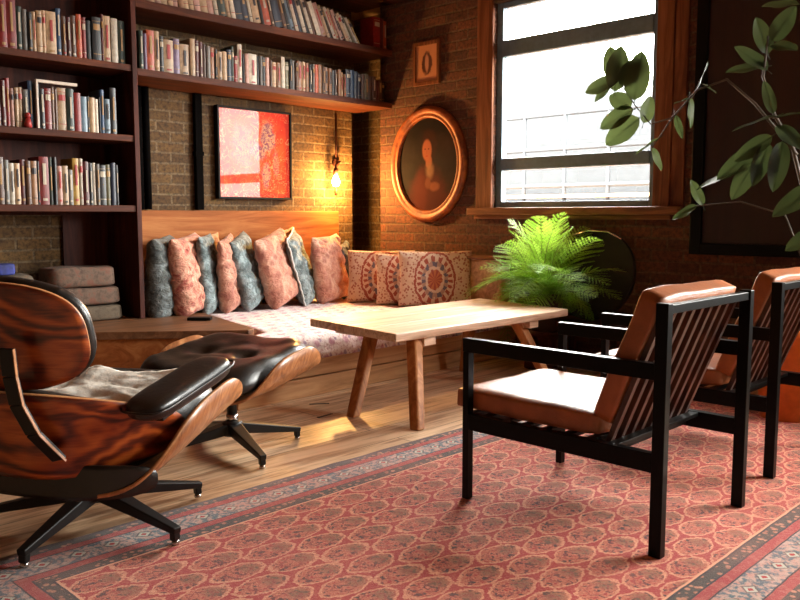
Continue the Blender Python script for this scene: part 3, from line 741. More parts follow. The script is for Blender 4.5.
nb = NT('glowing_bulb'); nb.done((1, 0.7, 0.35, 1), 0.4, Emission_Color=(1.0, 0.60, 0.20, 1), Emission_Strength=30.0)
bulb = obj('bulb', bm, nb.m, t)
bm = BM(); bm_tube(bm, [(0.07, -0.012, 0.19), (0.068, -0.012, 0.05), (0.072, -0.012, 0.0)], 0.004, 6); bm_tube(bm, [(0.072, -0.014, 0.0), (0.07, -0.014, -0.04), (0.07, -0.014, -0.07)], [0.011, 0.013, 0.009], 8)
bm_tube(bm, [(0.07, -0.01, -0.07), (0.05, -0.006, -0.24), (0.045, -0.006, -0.5)], 0.004, 6); obj('cable_and_switch', bm, M['cable'], t)
bm = BM(); bm_tube(bm, [(0.075, -0.008, 0.22), (0.08, -0.008, 0.62)], 0.009, 8); obj('conduit', bm, M['rust'], t)
pl = bpy.data.lights.new('bulb_light', 'POINT'); pl.energy = 26; pl.color = (1.0, 0.50, 0.14); pl.shadow_soft_size = 0.035
plo = bpy.data.objects.new('bulb_light', pl); C.objects.link(plo); plo.location = (4.66, 5.418 - 0.14, 1.325)

# ------------------------------------------------------------------ cushions
def floral(name, base, mid, acc, sc_=1.0):
    n = NT(name); v = n.coord()
    a = n.noise(v, 14 * sc_, 4, 0.65, 0.8); b = n.voro(n.mapping(v, (1, 1, 1), (3.1, 1.7, 0.4)), 13 * sc_)
    col = n.ramp(a, [(0.35, lin(base)), (0.5, lin(mid)), (0.66, lin(acc))])
    col = n.mix(n.ramp(b, [(0.18, (0.8, 0.8, 0.8, 1)), (0.34, (0, 0, 0, 1))]), col, lin(acc))
    n.bump(n.noise(n.mapping(v, (1, 0.8, 1.7)), 13, 4, 0.6, 1.6), 0.8, 0.03)
    return n.done(col, 0.85, Sheen_Weight=0.2)
M['pinkcloth'] = floral('faded_pink_floral', (222, 176, 150), (206, 142, 118), (160, 70, 60))
M['rosecloth'] = floral('dusty_rose_cloth', (212, 168, 144), (190, 132, 110), (158, 96, 82), 0.7)
M['bluecloth'] = floral('washed_blue_cloth', (72, 86, 88), (102, 118, 120), (150, 168, 172), 0.8)
M['greycloth'] = floral('dark_grey_blue_cloth', (56, 62, 62), (82, 88, 86), (120, 130, 132), 0.8)
M['navycloth'] = floral('slate_blue_cloth', (30, 36, 46), (44, 54, 66), (70, 84, 98), 0.8)
M['beigecloth'] = floral('beige_cloth_cushion', (190, 140, 96), (200, 156, 112), (160, 100, 70), 0.7)
M['piping'] = plain('pale_piping', (196, 200, 198), 0.7)

def pillow_bm(w, h, t, seed=0, wr=0.02, n=30, pinch=0.05):
    """cushion in the local y(width)-z(height) plane, thickness along x, base at z=0"""
    bm = BM(); rnd = random.Random(seed); grid = {}
    for side in (1, -1):
        for i in range(n + 1):
            for j in range(n + 1):
                a = -1 + 2 * i / n; b = -1 + 2 * j / n
                edge = i in (0, n) or j in (0, n)
                if edge and side == -1: grid[side, i, j] = grid[1, i, j]; continue
                y = a * (1 - pinch * (1 - abs(a) ** 2) * 0 - pinch * (1 - b * b) * abs(a) ** 3)
                z = b * (1 - pinch * (1 - a * a) * abs(b) ** 3)
                prof = (max(0, (1 - abs(a) ** 3.4)) * max(0, (1 - abs(b) ** (7.5 if b > 0 else 9)))) ** 0.5
                x = side * t / 2 * prof * (1.0 - 0.22 * b)      # fuller low down
                q = 0.0
                if wr:
                    sx = seed * 3.7 + side * 11
                    q = (mn.noise((a * 2.2 + sx, b * 5.5, sx)) * 0.5 + abs(mn.noise((a * 2.2 + sx, b * 7 + a * 3, 2 + sx))) * -1.1 + abs(mn.noise((a * 4 + sx, b * 13 - a * 2, 4))) * -0.5) * wr * (0.35 + prof)
                    y += mn.noise((a * 2, b * 2, sx)) * 0.022; z += mn.noise((a * 2 + 9, b * 2, sx)) * 0.025 * (b > -0.9)
                grid[side, i, j] = bm.verts.new((x + side * q, y * w / 2, (z + 1) * h / 2))
    for side in (1, -1):
        for i in range(n):
            for j in range(n):
                vs = [grid[side, i, j], grid[side, i + 1, j], grid[side, i + 1, j + 1], grid[side, i, j + 1]]
                if side == -1: vs = vs[::-1]
                try:
                    f = bm.faces.new(vs); f.smooth = True
                except ValueError: pass
    return bm
def cushion(label, m, loc, w, h, t, yaw=0, lean=0, roll=0, seed=0, wr=0.03, group=None, name='cushion'):
    bm = pillow_bm(w, h, t, seed, wr)
    zc = min(v.co.z for v in bm.verts)
    o = obj(name, bm, m, sub=1, recalc=True)
    R = Matrix.Rotation(math.radians(yaw), 3, 'Z') @ Matrix.Rotation(math.radians(lean), 3, 'Y') @ Matrix.Rotation(math.radians(roll), 3, 'X')
    o.rotation_euler = R.to_euler()
    lo = min((R @ v.co).z for v in o.data.vertices)
    o.location = (loc[0], loc[1], loc[2] - lo)
    if 'with a piped edge' in label:
        n = 30; vs = {}
        rim = []
        ref = pillow_bm(w, h, t, seed, wr); ref.verts.ensure_lookup_table()
        m_ = n + 1
        order = [(i, 0) for i in range(n)] + [(n, j) for j in range(n)] + [(i, n) for i in range(n, 0, -1)] + [(0, j) for j in range(n, 0, -1)]
        rim = [ref.verts[i * m_ + j].co.copy() for i, j in order]; ref.free()
        pb = BM(); bm_tube(pb, rim + [rim[0]], 0.007, 6, cap=False); obj('piping', pb, M['piping'], o)
    return tag(o, label, 'cushion', group)
G1 = 'cushions in the row along the wooden panel'
ZM = 0.352
# yaw 0: the faces look along +-x (the row is packed like books); negative yaw turns the face to the room
CU = [
 ('dark blue-grey cushion at the far left end of the row, beside the bookcase', 'greycloth', (2.895, 5.13), 0.54, 0.56, 0.22, -42, 0, 2, 1),
 ('rumpled pink floral cushion, second from the left in the row', 'pinkcloth', (3.08, 5.06), 0.52, 0.56, 0.22, -50, -4, 4, 2),
 ('grey-blue cushion squeezed between the two narrow pink cushions', 'bluecloth', (3.27, 5.12), 0.50, 0.57, 0.15, -42, -3, 2, 3),
 ('narrow crumpled pink cushion, fourth from the left in the row', 'rosecloth', (3.42, 5.08), 0.46, 0.54, 0.16, -44, -3, 6, 4),
 ('slate blue satin cushion leaning left in the middle of the row', 'bluecloth', (3.63, 5.08), 0.50, 0.54, 0.17, -48, -12, 9, 5),
 ('big dusty rose cushion leaning left in the middle of the row', 'rosecloth', (3.88, 5.01), 0.54, 0.55, 0.21, -60, -12, 10, 6),
 ('blue cushion with a piped edge leaning between the two big rose cushions', 'bluecloth', (4.15, 5.08), 0.52, 0.55, 0.16, -46, -14, 9, 7),
 ('big dusty rose cushion at the right end of the row', 'rosecloth', (4.37, 5.02), 0.54, 0.55, 0.19, -64, -8, 2, 8),
 ('beige cushion peeking out behind the third and fourth cushions of the row', 'beigecloth', (3.36, 5.27), 0.46, 0.56, 0.12, -62, -3, 4, 10),
 ('beige cushion peeking out behind the blue piped cushion', 'beigecloth', (4.10, 5.27), 0.46, 0.57, 0.10, -66, -3, 8, 11),
 ('dark slate cushion half hidden behind the right end of the row', 'navycloth', (4.69, 5.22), 0.44, 0.46, 0.12, -50, -4, 6, 9),
]
for lab, m, (x, y), w, h, t_, yaw, lean, roll, seed in CU:
    cushion(lab, M[m], (x, y, ZM - 0.012), w, h, t_, yaw, lean, roll, seed, 0.030, G1)
def suzani():
    n = NT('suzani_embroidery'); v = n.coord(); x, y, z = n.xyz(v)
    zz = n.math('SUBTRACT', z, 0.21)
    wob = n.math('MULTIPLY', n.math('SUBTRACT', n.noise(v, 36, 3), 0.5), 0.36)
    r = n.math('SQRT', n.math('ADD', n.math('MULTIPLY', n.math('MULTIPLY', y, y), 1.25), n.math('MULTIPLY', n.math('MULTIPLY', zz, zz), 0.62)))
    r = n.math('ADD', r, n.math('MULTIPLY', wob, 0.12))
    ang = n.math('ARCTAN2', zz, y)
    pet = n.gt(n.math('SINE', n.math('MULTIPLY', ang, 18.0)), 0.1); pet2 = n.gt(n.math('SINE', n.math('MULTIPLY', ang, 11.0)), 0.0)
    cream = lin((214, 184, 158)); red = lin((160, 78, 60)); slate = lin((104, 92, 104)); och = lin((190, 112, 70))
    dots = n.ramp(n.voro(v, 44), [(0.32, (1, 1, 1, 1)), (0.42, (0, 0, 0, 1))])
    col = n.mix(n.math('MULTIPLY', dots, 0.85), cream, red)
    col = n.mix(n.band(r, 0.160, 0.178), col, red)
    col = n.mix(n.band(r, 0.178, 0.186), col, cream)
    col = n.mix(n.band(r, 0.115, 0.150), col, n.mix(pet, red, cream))
    col = n.mix(n.band(r, 0.150, 0.160), col, cream)
    col = n.mix(n.band(r, 0.082, 0.112), col, n.mix(n.math('MULTIPLY', pet2, 0.7), slate, lin((196, 150, 124))))
    col = n.mix(n.band(r, 0.062, 0.082), col, cream)
    col = n.mix(n.lt(r, 0.062), col, n.mix(pet2, och, red))
    n.bump(n.noise(v, 90, 3), 0.4, 0.004)
    return n.done(col, 0.85, Sheen_Weight=0.15)
M['suz'] = suzani()
G2 = 'embroidered medallion cushions'
for lab, x, y, yaw, lean, w, h, s in (('embroidered medallion cushion at the back left of the three by the corner', 4.56, 4.68, 222, -12, 0.56, 0.44, 21),
                                ('embroidered medallion cushion half hidden between the other two', 4.59, 4.43, 228, -12, 0.48, 0.42, 22),
                                ('embroidered medallion cushion in front, nearest the window', 4.63, 4.16, 222, -12, 0.58, 0.45, 23)):
    cushion(lab, M['suz'], (x, y, ZM - 0.01), w, h, 0.13, yaw, lean + 24 * 0, 0, s, 0.008, G2, 'embroidered_cushion')

# ------------------------------------------------------------------ rug
RX0, RX1, RY0, RY1 = 0.64, 4.75, 0.70, 2.55
def rug_mat():
    n = NT('persian_rug'); v = n.coord(); x, y, z = n.xyz(v)
    wv = n.math('MULTIPLY', n.math('SUBTRACT', n.noise(v, 9, 3), 0.5), 0.010)
    x = n.math('ADD', x, wv); y = n.math('SUBTRACT', y, wv)
    # distance from the rug edge
    dx = n.math('MINIMUM', n.math('SUBTRACT', x, RX0), n.math('SUBTRACT', RX1, x))
    dy = n.math('MINIMUM', n.math('SUBTRACT', y, RY0), n.math('SUBTRACT', RY1, y))
    d = n.math('MINIMUM', dx, dy)
    isx = n.lt(dx, dy)
    along = n.mix(isx, x, y)
    red = lin((172, 26, 22)); dred = lin((120, 28, 26)); cream = lin((226, 160, 124)); olive = lin((122, 86, 56)); slate = lin((78, 100, 110)); pink = lin((196, 104, 90)); ink = lin((40, 30, 36)); pale = lin((190, 186, 170))
    # field: lattice of ovals
    PX, PY = 0.32, 0.116
    def lattice(ox, oy):
        a = n.math('SUBTRACT', n.math('MODULO', n.math('ADD', x, 10 * PX - 0.035 + ox), PX), PX / 2)
        b = n.math('SUBTRACT', n.math('MODULO', n.math('ADD', y, 10 * PY + 0.02 + oy), PY), PY / 2)
        return a, b
    a1, b1 = lattice(0, 0); a2, b2 = lattice(PX / 2, PY / 2)
    nz = n.math('MULTIPLY', n.math('SUBTRACT', n.noise(v, 48, 3, 0.7), 0.5), 0.50)
    def rad(a, b):
        q = n.math('ADD', n.math('POWER', n.math('ABSOLUTE', n.math('DIVIDE', a, 0.094)), 1.55), n.math('POWER', n.math('ABSOLUTE', n.math('DIVIDE', b, 0.056)), 1.9))
        return n.math('ADD', n.math('POWER', q, 0.58), nz)
    r = n.math('MINIMUM', rad(a1, b1), rad(a2, b2))
    fine = n.noise(v, 62, 3, 0.6)
    inner = n.ramp(fine, [(0.0, lin((70, 30, 26))), (0.42, lin((158, 50, 40))), (0.47, lin((206, 126, 92))), (0.52, lin((176, 66, 50))), (0.55, lin((200, 112, 82))), (0.60, red)], 'CONSTANT')
    ol = n.math('MAXIMUM', n.ell(a1, b1, 0.040, 0.0, 0.030, 0.030, 0.5), n.ell(a2, b2, 0.040, 0.0, 0.030, 0.030, 0.5))
    inner = n.mix(n.math('MULTIPLY', ol, 0.6), inner, olive)
    ln = n.noise(v, 120, 2, 0.7)
    rim = n.mix(n.ramp(ln, [(0.40, (0, 0, 0, 1)), (0.6, (1, 1, 1, 1))]), lin((200, 120, 92)), cream)
    fld = n.mix(n.lt(r, 0.98), n.mix(n.ramp(ln, [(0.5, (0, 0, 0, 1)), (0.62, (0.6, 0.6, 0.6, 1))]), red, lin((196, 96, 74))), rim)
    fld = n.mix(n.math('MULTIPLY', n.gt(r, 1.0), 0.0), fld, fld)
    fld = n.mix(n.band(r, 0.0, 0.84), fld, inner)
    fld = n.mix(n.math('MULTIPLY', n.band(r, 0.44, 0.52), 0.7), fld, lin((150, 44, 36)))
    # borders
    seg = 0.11
    m1 = n.math('SUBTRACT', n.math('MODULO', n.math('ADD', along, 10 * seg), seg), seg / 2)
    ss = n.math('DIVIDE', m1, 0.034)
    e1 = n.math('ADD', n.math('ADD', n.math('ABSOLUTE', ss), n.math('ABSOLUTE', n.math('DIVIDE', n.math('SUBTRACT', d, 0.135), 0.030))), nz)
    blue = n.mix(n.ramp(fine, [(0.42, (0, 0, 0, 1)), (0.55, (1, 1, 1, 1))]), slate, n.mix(n.noise(v, 30, 2), pale, pink))
    blue = n.mix(n.math('MULTIPLY', n.lt(e1, 1.0), 0.6), blue, ink); blue = n.mix(n.lt(e1, 0.72), blue, pale); blue = n.mix(n.lt(e1, 0.35), blue, red)
    guard = n.mix(n.ramp(n.voro(v, 42), [(0.3, (1, 1, 1, 1)), (0.42, (0, 0, 0, 1))]), lin((70, 56, 48)), n.mix(n.noise(v, 40, 1), cream, dred))
    pinkb = n.mix(n.ramp(fine, [(0.5, (0, 0, 0, 1)), (0.6, (1, 1, 1, 1))]), lin((168, 48, 44)), lin((180, 84, 72)))
    col = fld
    col = n.mix(n.lt(d, 0.283), col, cream); col = n.mix(n.lt(d, 0.275), col, ink)
    col = n.mix(n.lt(d, 0.268), col, guard); col = n.mix(n.lt(d, 0.232), col, ink)
    col = n.mix(n.lt(d, 0.226), col, pinkb); col = n.mix(n.lt(d, 0.192), col, ink)
    col = n.mix(n.lt(d, 0.187), col, blue); col = n.mix(n.lt(d, 0.088), col, ink)
    col = n.mix(n.lt(d, 0.083), col, pinkb); col = n.mix(n.lt(d, 0.050), col, guard); col = n.mix(n.lt(d, 0.018), col, lin((70, 24, 24)))
    # faded and worn patches
    wear = n.noise(v, 2.3, 4, 0.6)
    col = n.mix(n.ramp(wear, [(0.45, (0, 0, 0, 1)), (0.75, (0.22, 0.22, 0.22, 1))]), col, lin((206, 120, 100)))
    n.bump(n.noise(v, 260, 2, 0.8), 0.6, 0.006)
    return n.done(col, 0.95, Sheen_Weight=0.2, Sheen_Roughness=0.5)
M['rug'] = rug_mat()
bm = BM(); nx, ny = 82, 38; g = {}
for i in range(nx + 1):
    for j in range(ny + 1):
        x = RX0 + (RX1 - RX0) * i / nx; y = RY0 + (RY1 - RY0) * j / ny
        if j in (0, ny): y += 0.010 * mn.noise((x * 5, y, 0))
        if i in (0, nx): x += 0.012 * mn.noise((x, y * 5, 0))
        e = min(x - RX0, RX1 - x, y - RY0, RY1 - y)
        g[i, j] = bm.verts.new((x, y, 0.007))
for i in range(nx):
    for j in range(ny): bm.faces.new([g[i, j], g[i + 1, j], g[i + 1, j + 1], g[i, j + 1]]).smooth = True
r_ = bmesh.ops.extrude_face_region(bm, geom=bm.faces[:])
for v in [q for q in r_['geom'] if isinstance(q, bmesh.types.BMVert)]: v.co.z = 0.0005
tag(obj('patterned_rug', bm, M['rug']), 'large red oriental rug with rows of ovals and a blue-grey border on the floorboards', 'rug')
RZ = 0.0075

# ------------------------------------------------------------------ coffee table
t = thing('coffee_table', 'rustic pale wooden coffee table with splayed legs in front of the daybed', 'table')
A_, B_, C_, D_ = Vector((2.872, 2.84, 0)), Vector((4.41, 2.83, 0)), Vector((4.545, 3.655, 0)), Vector((2.957, 3.615, 0))
splits = [0.0, 0.34, 0.66, 1.0]
for k in range(3):
    bm = BM(); n = 14; pts0 = []; pts1 = []
    u0, u1 = splits[k] + (0.004 if k else 0), splits[k + 1] - (0.004 if k < 2 else 0)
    for i in range(n + 1):
        s = i / n
        p = (A_.lerp(B_, s)).lerp(D_.lerp(C_, s), u0); q = (A_.lerp(B_, s)).lerp(D_.lerp(C_, s), u1)
        if k == 0: p.y += 0.012 * mn.noise((s * 3, 0, 2))
        if k == 2: q.y += 0.014 * mn.noise((s * 3, 5, 2))
        pts0.append(p); pts1.append(q)
    bm_prism(bm, [(p.x, p.y) for p in pts0] + [(p.x, p.y) for p in pts1[::-1]], 0.416 , 0.460)
    obj('tabletop_board', bm, M['tabletop'], t, bevel=0.006)
for x in (3.16, 4.10):
    bm = BM(); bm_box(bm, (x - 0.045, 2.87, 0.366), (x + 0.045, 3.58, 0.416)); obj('batten', bm, M['tabletop'], t, bevel=0.004)
for a, b in (((3.07, 3.22, 0.40), (2.825, 3.11, 0)), ((3.10, 2.93, 0.40), (2.87, 2.69, 0)), ((4.06, 2.97, 0.40), (4.17, 2.78, 0)), ((4.14, 3.40, 0.40), (4.20, 3.50, 0))):
    bm = BM(); bm_beam(bm, a, b, 0.066, 0.066, (0, 1, 0), w2=0.058, h2=0.058)
    for v in bm.verts:
        if v.co.z < 0.03: v.co.z = 0.0 if b[1] > 2.6 else 0.0
        if v.co.z > 0.38: v.co.z = 0.414
    obj('leg', bm, M['tableleg'], t, bevel=0.008)

# floor sockets in front of the daybed
for (x, y, lab) in ((2.89, 3.46, 'narrow black slot let into the floorboards, the one nearer the daybed'), (2.735, 3.23, 'narrow black slot let into the floorboards, the one nearer the rug')):
    bm = BM(); bm_box(bm, (-0.055, -0.008, 0), (0.055, 0.008, 0.002)); o = obj('floor_slot', bm, M['blackmetal']); o.location = (x, y, 0.0002)
    o.rotation_euler = (0, 0, math.radians(8 if y < 3.3 else -35)); tag(o, lab, 'floor fitting', 'floor slots')

# ------------------------------------------------------------------ black-framed leather armchairs
def soft_slab(sx, sy, sz, seed, amp=0.006, cuts=12, pw=7.0):
    bm = BM(); bmesh.ops.create_cube(bm, size=1.0); bmesh.ops.subdivide_edges(bm, edges=bm.edges[:], cuts=cuts, use_grid_fill=True)
    for v in bm.verts:
        p = v.co * 2
        q = Vector((abs(p.x), abs(p.y), abs(p.z)))
        # round only in world size: radius r at edges
        r = 0.016
        h = Vector((sx / 2, sy / 2, sz / 2)); c = Vector((p.x * h.x, p.y * h.y, p.z * h.z))
        inner = Vector((max(-h.x + r, min(h.x - r, c.x)), max(-h.y + r, min(h.y - r, c.y)), max(-h.z + r, min(h.z - r, c.z))))
        dd = c - inner
        if dd.length > 1e-6: c = inner + dd.normalized() * r
        dome = (1 - p.x ** 2) * (1 - p.y ** 2) * 0.012 * (1 if p.z > 0 else 0.2)
        c.z += dome * (abs(p.z))
        c += mn.noise_vector((c.x * 6 + seed, c.y * 6, c.z * 6)) * amp
        v.co = c
    for f in bm.faces: f.smooth = True
    return bm
def armchair(label, loc):
    # origin at the rear left foot corner as seen from the chair; y towards the daybed is the front, x across
    t = thing('leather_armchair', label, 'chair', loc, 0, 'black-framed leather armchairs')
    Wd, Dp = 0.645, 0.785; s = 0.032
    for x in (0.015, Wd - 0.015):
        bm = BM(); bm_box(bm, (x - s / 2, 0, 0), (x + s / 2, 0.040, 0.782)); obj('back_post', bm, M['blackwood'], t, bevel=0.002)
        bm = BM(); bm_box(bm, (x - s / 2, Dp - 0.026, 0), (x + s / 2, Dp, 0.548)); obj('front_leg', bm, M['blackwood'], t, bevel=0.002)
        bm = BM(); bm_box(bm, (x - s / 2, 0.040, 0.548), (x + s / 2, Dp + 0.002, 0.598)); obj('armrest', bm, M['blackwood'], t, bevel=0.002)
        bm = BM(); bm_box(bm, (x - s / 2, 0.040, 0.262), (x + s / 2, Dp - 0.026, 0.322)); obj('side_rail', bm, M['blackwood'], t, bevel=0.002)
    bm = BM(); bm_box(bm, (s, Dp - 0.026, 0.262), (Wd - s, Dp - 0.004, 0.322)); obj('front_rail', bm, M['blackwood'], t, bevel=0.002)
    bm = BM(); bm_box(bm, (s, 0.006, 0.748), (Wd - s, 0.036, 0.776)); obj('top_rail', bm, M['blackwood'], t, bevel=0.002)
    # seat slats and back slats
    for k in range(7):
        y = 0.17 + k * 0.085
        bm = BM(); bm_box(bm, (s, y, 0.306), (Wd - s, y + 0.035, 0.320)); obj('seat_slat', bm, M['blackwood'], t, bevel=0.001)
    top = Vector((0, 0.040, 0.760)); bot = Vector((0, 0.222, 0.300)); nrm = (top - bot).cross(Vector((1, 0, 0))).normalized()
    if nrm.y < 0: nrm = -nrm
    for k in range(9):
        x = 0.060 + k * (Wd - 0.120) / 8
        bm = BM(); bm_beam(bm, top + Vector((x, 0, 0)), bot + Vector((x, 0, 0)), 0.022, 0.018, nrm); obj('back_slat', bm, M['slatwood'], t, bevel=0.001)
    bm = BM(); bm_box(bm, (s, 0.215, 0.27), (Wd - s, 0.24, 0.300)); obj('lower_back_rail', bm, M['blackwood'], t, bevel=0.001)
    # cushions
    bm = soft_slab(0.572, 0.605, 0.076, loc[0])
    for v in bm.verts: v.co += Vector((Wd / 2, 0.245 + 0.3025, 0.322 + 0.041))
    obj('seat_cushion', bm, M['tanleather'], t)
    bm = soft_slab(0.572, 0.455, 0.078, loc[0] + 4)
    d = (top - bot).normalized(); R = Matrix((Vector((1, 0, 0)), d, Vector((1, 0, 0)).cross(d))).transposed()
    up = R @ Vector((0, 0, 1))
    sgn = 1 if up.y > 0 else -1
    cen = Vector((Wd / 2, 0, 0)) + bot + d * 0.300 + nrm * 0.048
    for v in bm.verts:
        q = v.co.copy(); q.z *= sgn
        v.co = R @ q + cen
    obj('back_cushion', bm, M['tanleather'], t)
    return t
ch = armchair('black-framed tan leather armchair in front, its back to the camera', (2.262, 1.108, RZ))
copy_tree(ch, 'black-framed tan leather armchair cut off by the right edge, beyond the front one', (3.292, 1.150, RZ))

# ------------------------------------------------------------------ lounge chair and ottoman
def sheet(fn, nu, nv, thick, mats, name, parent, expo=3.2, smooth=True, rimmat=1):
    """bent plywood sheet with a rounded-rectangle outline: fn(a,b), a,b in [-1,1]"""
    bm = BM(); g = {}
    for i in range(nu + 1):
        for j in range(nv + 1):
            a = -1 + 2 * i / nu; b = -1 + 2 * j / nv
            k = (abs(a) ** expo + abs(b) ** expo) ** (1 / expo)
            m = max(abs(a), abs(b)); q = m / k if k > 1e-6 else 1
            g[i, j] = bm.verts.new(fn(a * q, b * q))
    for i in range(nu):
        for j in range(nv):
            bm.faces.new([g[i, j], g[i + 1, j], g[i + 1, j + 1], g[i, j + 1]]).smooth = smooth
    o = obj(name, bm, mats, parent, recalc=False)
    s = o.modifiers.new('thickness', 'SOLIDIFY'); s.thickness = thick; s.offset = 0; s.material_offset_rim = rimmat; s.use_quality_normals = True
    return o
def puff(fn, nrm, nu, nv, thick, mats, name, parent, expo=3.2, tuft=(), under=0.15, crease=0.0):
    """upholstered pad on top of a sheet: fn gives the base surface, nrm(a,b) the outward normal"""
    bm = BM(); top = {}; bot = {}
    for i in range(nu + 1):
        for j in range(nv + 1):
            a = -1 + 2 * i / nu; b = -1 + 2 * j / nv
            k = (abs(a) ** expo + abs(b) ** expo) ** (1 / expo); m = max(abs(a), abs(b)); q = m / k if k > 1e-6 else 1
            A, B = a * q, b * q
            p = Vector(fn(A, B)); N = Vector(nrm(A, B)).normalized()
            e = 1 - m
            h = thick * min(1, (1 - (1 - min(1, e / 0.22)) ** 2)) ** 0.5 if e < 0.22 else thick
            for (ta, tb, tr, td) in tuft:
                dd = math.hypot((A - ta), (B - tb)); h -= td * thick * math.exp(-(dd / tr) ** 2)
            if crease: h += crease * mn.noise((A * 3.5, B * 3.5, thick * 50))
            edge = i in (0, nu) or j in (0, nv)
            top[i, j] = bm.verts.new(p + N * (h if not edge else thick * 0.12))
            bot[i, j] = top[i, j] if edge else bm.verts.new(p - N * 0.0)
    for d_, fl in ((top, False), (bot, True)):
        for i in range(nu):
            for j in range(nv):
                vs = [d_[i, j], d_[i + 1, j], d_[i + 1, j + 1], d_[i, j + 1]]
                if fl: vs = vs[::-1]
                f = bm.faces.new(vs); f.smooth = True
    return obj(name, bm, mats, parent, sub=1)

def star_base(parent, n, R, rot0, hub_z=0.12, tip_z=0.055):
    bm = BM(); bm_lathe(bm, [(0.045, hub_z - 0.045), (0.05, hub_z - 0.03), (0.045, hub_z + 0.012), (0.03, hub_z + 0.02)], 24); obj('hub', bm, M['blackmetal'], parent)
    bm = BM(); bm_tube(bm, [(0, 0, hub_z + 0.015), (0, 0, hub_z + 0.05)], 0.026, 18); obj('collar', bm, M['chrome'], parent)
    for k in range(n):
        a = rot0 + 2 * PI * k / n; d = Vector((math.cos(a), math.sin(a), 0))
        bm = BM(); bm_beam(bm, d * 0.02 + Vector((0, 0, hub_z - 0.012)), d * R + Vector((0, 0, tip_z - 0.009)), 0.062, 0.05, w2=0.030, h2=0.022)
        bm_beam(bm, d * (R - 0.015) + Vector((0, 0, tip_z - 0.012)), d * (R - 0.013) + Vector((0, 0, 0.014)), 0.026, 0.024, up=tuple(d))
        leg = obj('base_leg', bm, M['blackmetal'], parent, bevel=0.004)
        bm = BM(); bm_lathe(bm, [(0.012, 0.0), (0.014, 0.004), (0.010, 0.015)], 14, tuple(d * (R - 0.013))); obj('glide', bm, M['chrome'], leg)

FACE = math.radians(28)
lc = thing('lounge_chair', 'rosewood-shelled black leather lounge chair seen from behind at left', 'chair', (1.21, 2.63, RZ), FACE)
CH_ROT = math.radians(283) - FACE
star_base(lc, 5, 0.385, CH_ROT, 0.125)
bm = BM(); bm_tube(bm, [(0, 0, 0.14), (0, 0, 0.185)], 0.03, 18); obj('column', bm, M['blackmetal'], lc)
# seat shell (x forward, y left)
def seat_fn(a, b):
    x = 0.06 + a * 0.37; y = b * 0.425
    x += 0.02 * abs(b) ** 5
    z = 0.170 + 0.20 * (a + 1) / 2 * 0.85 + (0.180 - 0.01 * a) * abs(b) ** 8 + 0.03 * abs(b) ** 2 + 0.03 * max(0, -a) ** 3
    return (x, y * (1 - 0.02 * abs(b) ** 8), z)
def seat_n(a, b):
    return (-0.22, -b * abs(b) * 0.9, 1)
sheet(seat_fn, 28, 28, 0.012, [M['ply'], M['plyedge']], 'seat_shell', lc, 3.4)
def seat_c(a, b):
    p = seat_fn(a * 0.9, b * 0.82); return (p[0], p[1], p[2] + 0.035)
puff(seat_c, lambda a, b: (-0.25, 0, 1), 26, 26, 0.13, M['blackleather'], 'seat_cushion', lc, 3.2, tuft=[(0, 0.35, 0.16, 0.4), (0, -0.35, 0.16, 0.4)], crease=0.012)
# lower back shell wrapping to the arms
def lum_fn(a, b):   # a across (-1..1 = right..left), b up
    y = a * 0.380
    wrap = abs(a) ** 2.6
    tilt = -0.10 * (b + 1) / 2
    x = -0.345 + tilt + 0.345 * wrap
    z = 0.405 + 0.140 * b * (1 - 0.40 * wrap) - 0.020 * wrap
    return (x, y, z)
sheet(lum_fn, 34, 20, 0.012, [M['rose'], M['plyedge']], 'lower_back_shell', lc, 4.0)
puff(lambda a, b: Vector(lum_fn(a * 0.80, b * 0.92)) + Vector((0.010, 0, 0.01)), lambda a, b: (1, -a * 0.7, 0.15), 26, 18, 0.085, M['blackleather'], 'lower_back_cushion', lc, 3.2, tuft=[(0.35, 0, 0.16, 0.35), (-0.35, 0, 0.16, 0.35)], crease=0.01)
sheet(lambda a, b: (-0.318 + 0.12 * abs(a) ** 3, a * 0.37, 0.250 + b * 0.055), 24, 8, 0.010, [M['blackleather'], M['blackleather']], 'seat_back_edge', lc, 4.0)
# head shell
HT = math.radians(14)
def head_fn(a, b):
    y = a * 0.285 + 0.03; u = b * 0.165
    x = -0.43 - math.sin(HT) * u + 0.085 * abs(a) ** 2.2
    z = 0.700 + math.cos(HT) * u
    return (x, y, z)
sheet(head_fn, 30, 22, 0.012, [M['rose'], M['plyedge']], 'head_shell', lc, 2.9)
puff(lambda a, b: Vector(head_fn(a * 1.035, b * 1.06)) + Vector((0.012, 0, 0.004)), lambda a, b: (1, -a * 0.3, 0.2), 26, 20, 0.085, M['blackleather'], 'head_cushion', lc, 2.9, tuft=[(0.35, 0, 0.16, 0.35), (-0.35, 0, 0.16, 0.35)], crease=0.008)
# back braces
for sy in (-0.10, 0.14):
    bm = BM(); pts = [(-0.485, sy, 0.68), (-0.478, sy, 0.60), (-0.470, sy - 0.01, 0.52), (-0.435, sy - 0.03, 0.43), (-0.37, sy - 0.06, 0.34)]
    for p, q in zip(pts[:-1], pts[1:]): bm_beam(bm, p, q, 0.050, 0.012, up=(1, 0, 0.2))
    br = obj('back_brace', bm, M['blackmetal'], lc, bevel=0.003)
    bm = BM()
    for p, q in zip(pts[:-1], pts[1:]):
        bm_beam(bm, Vector(p) + Vector((-0.006, -0.026, 0)), Vector(q) + Vector((-0.006, -0.026, 0)), 0.003, 0.008, up=(1, 0, 0.2))
    obj('brace_edge', bm, M['plyedge'], br)
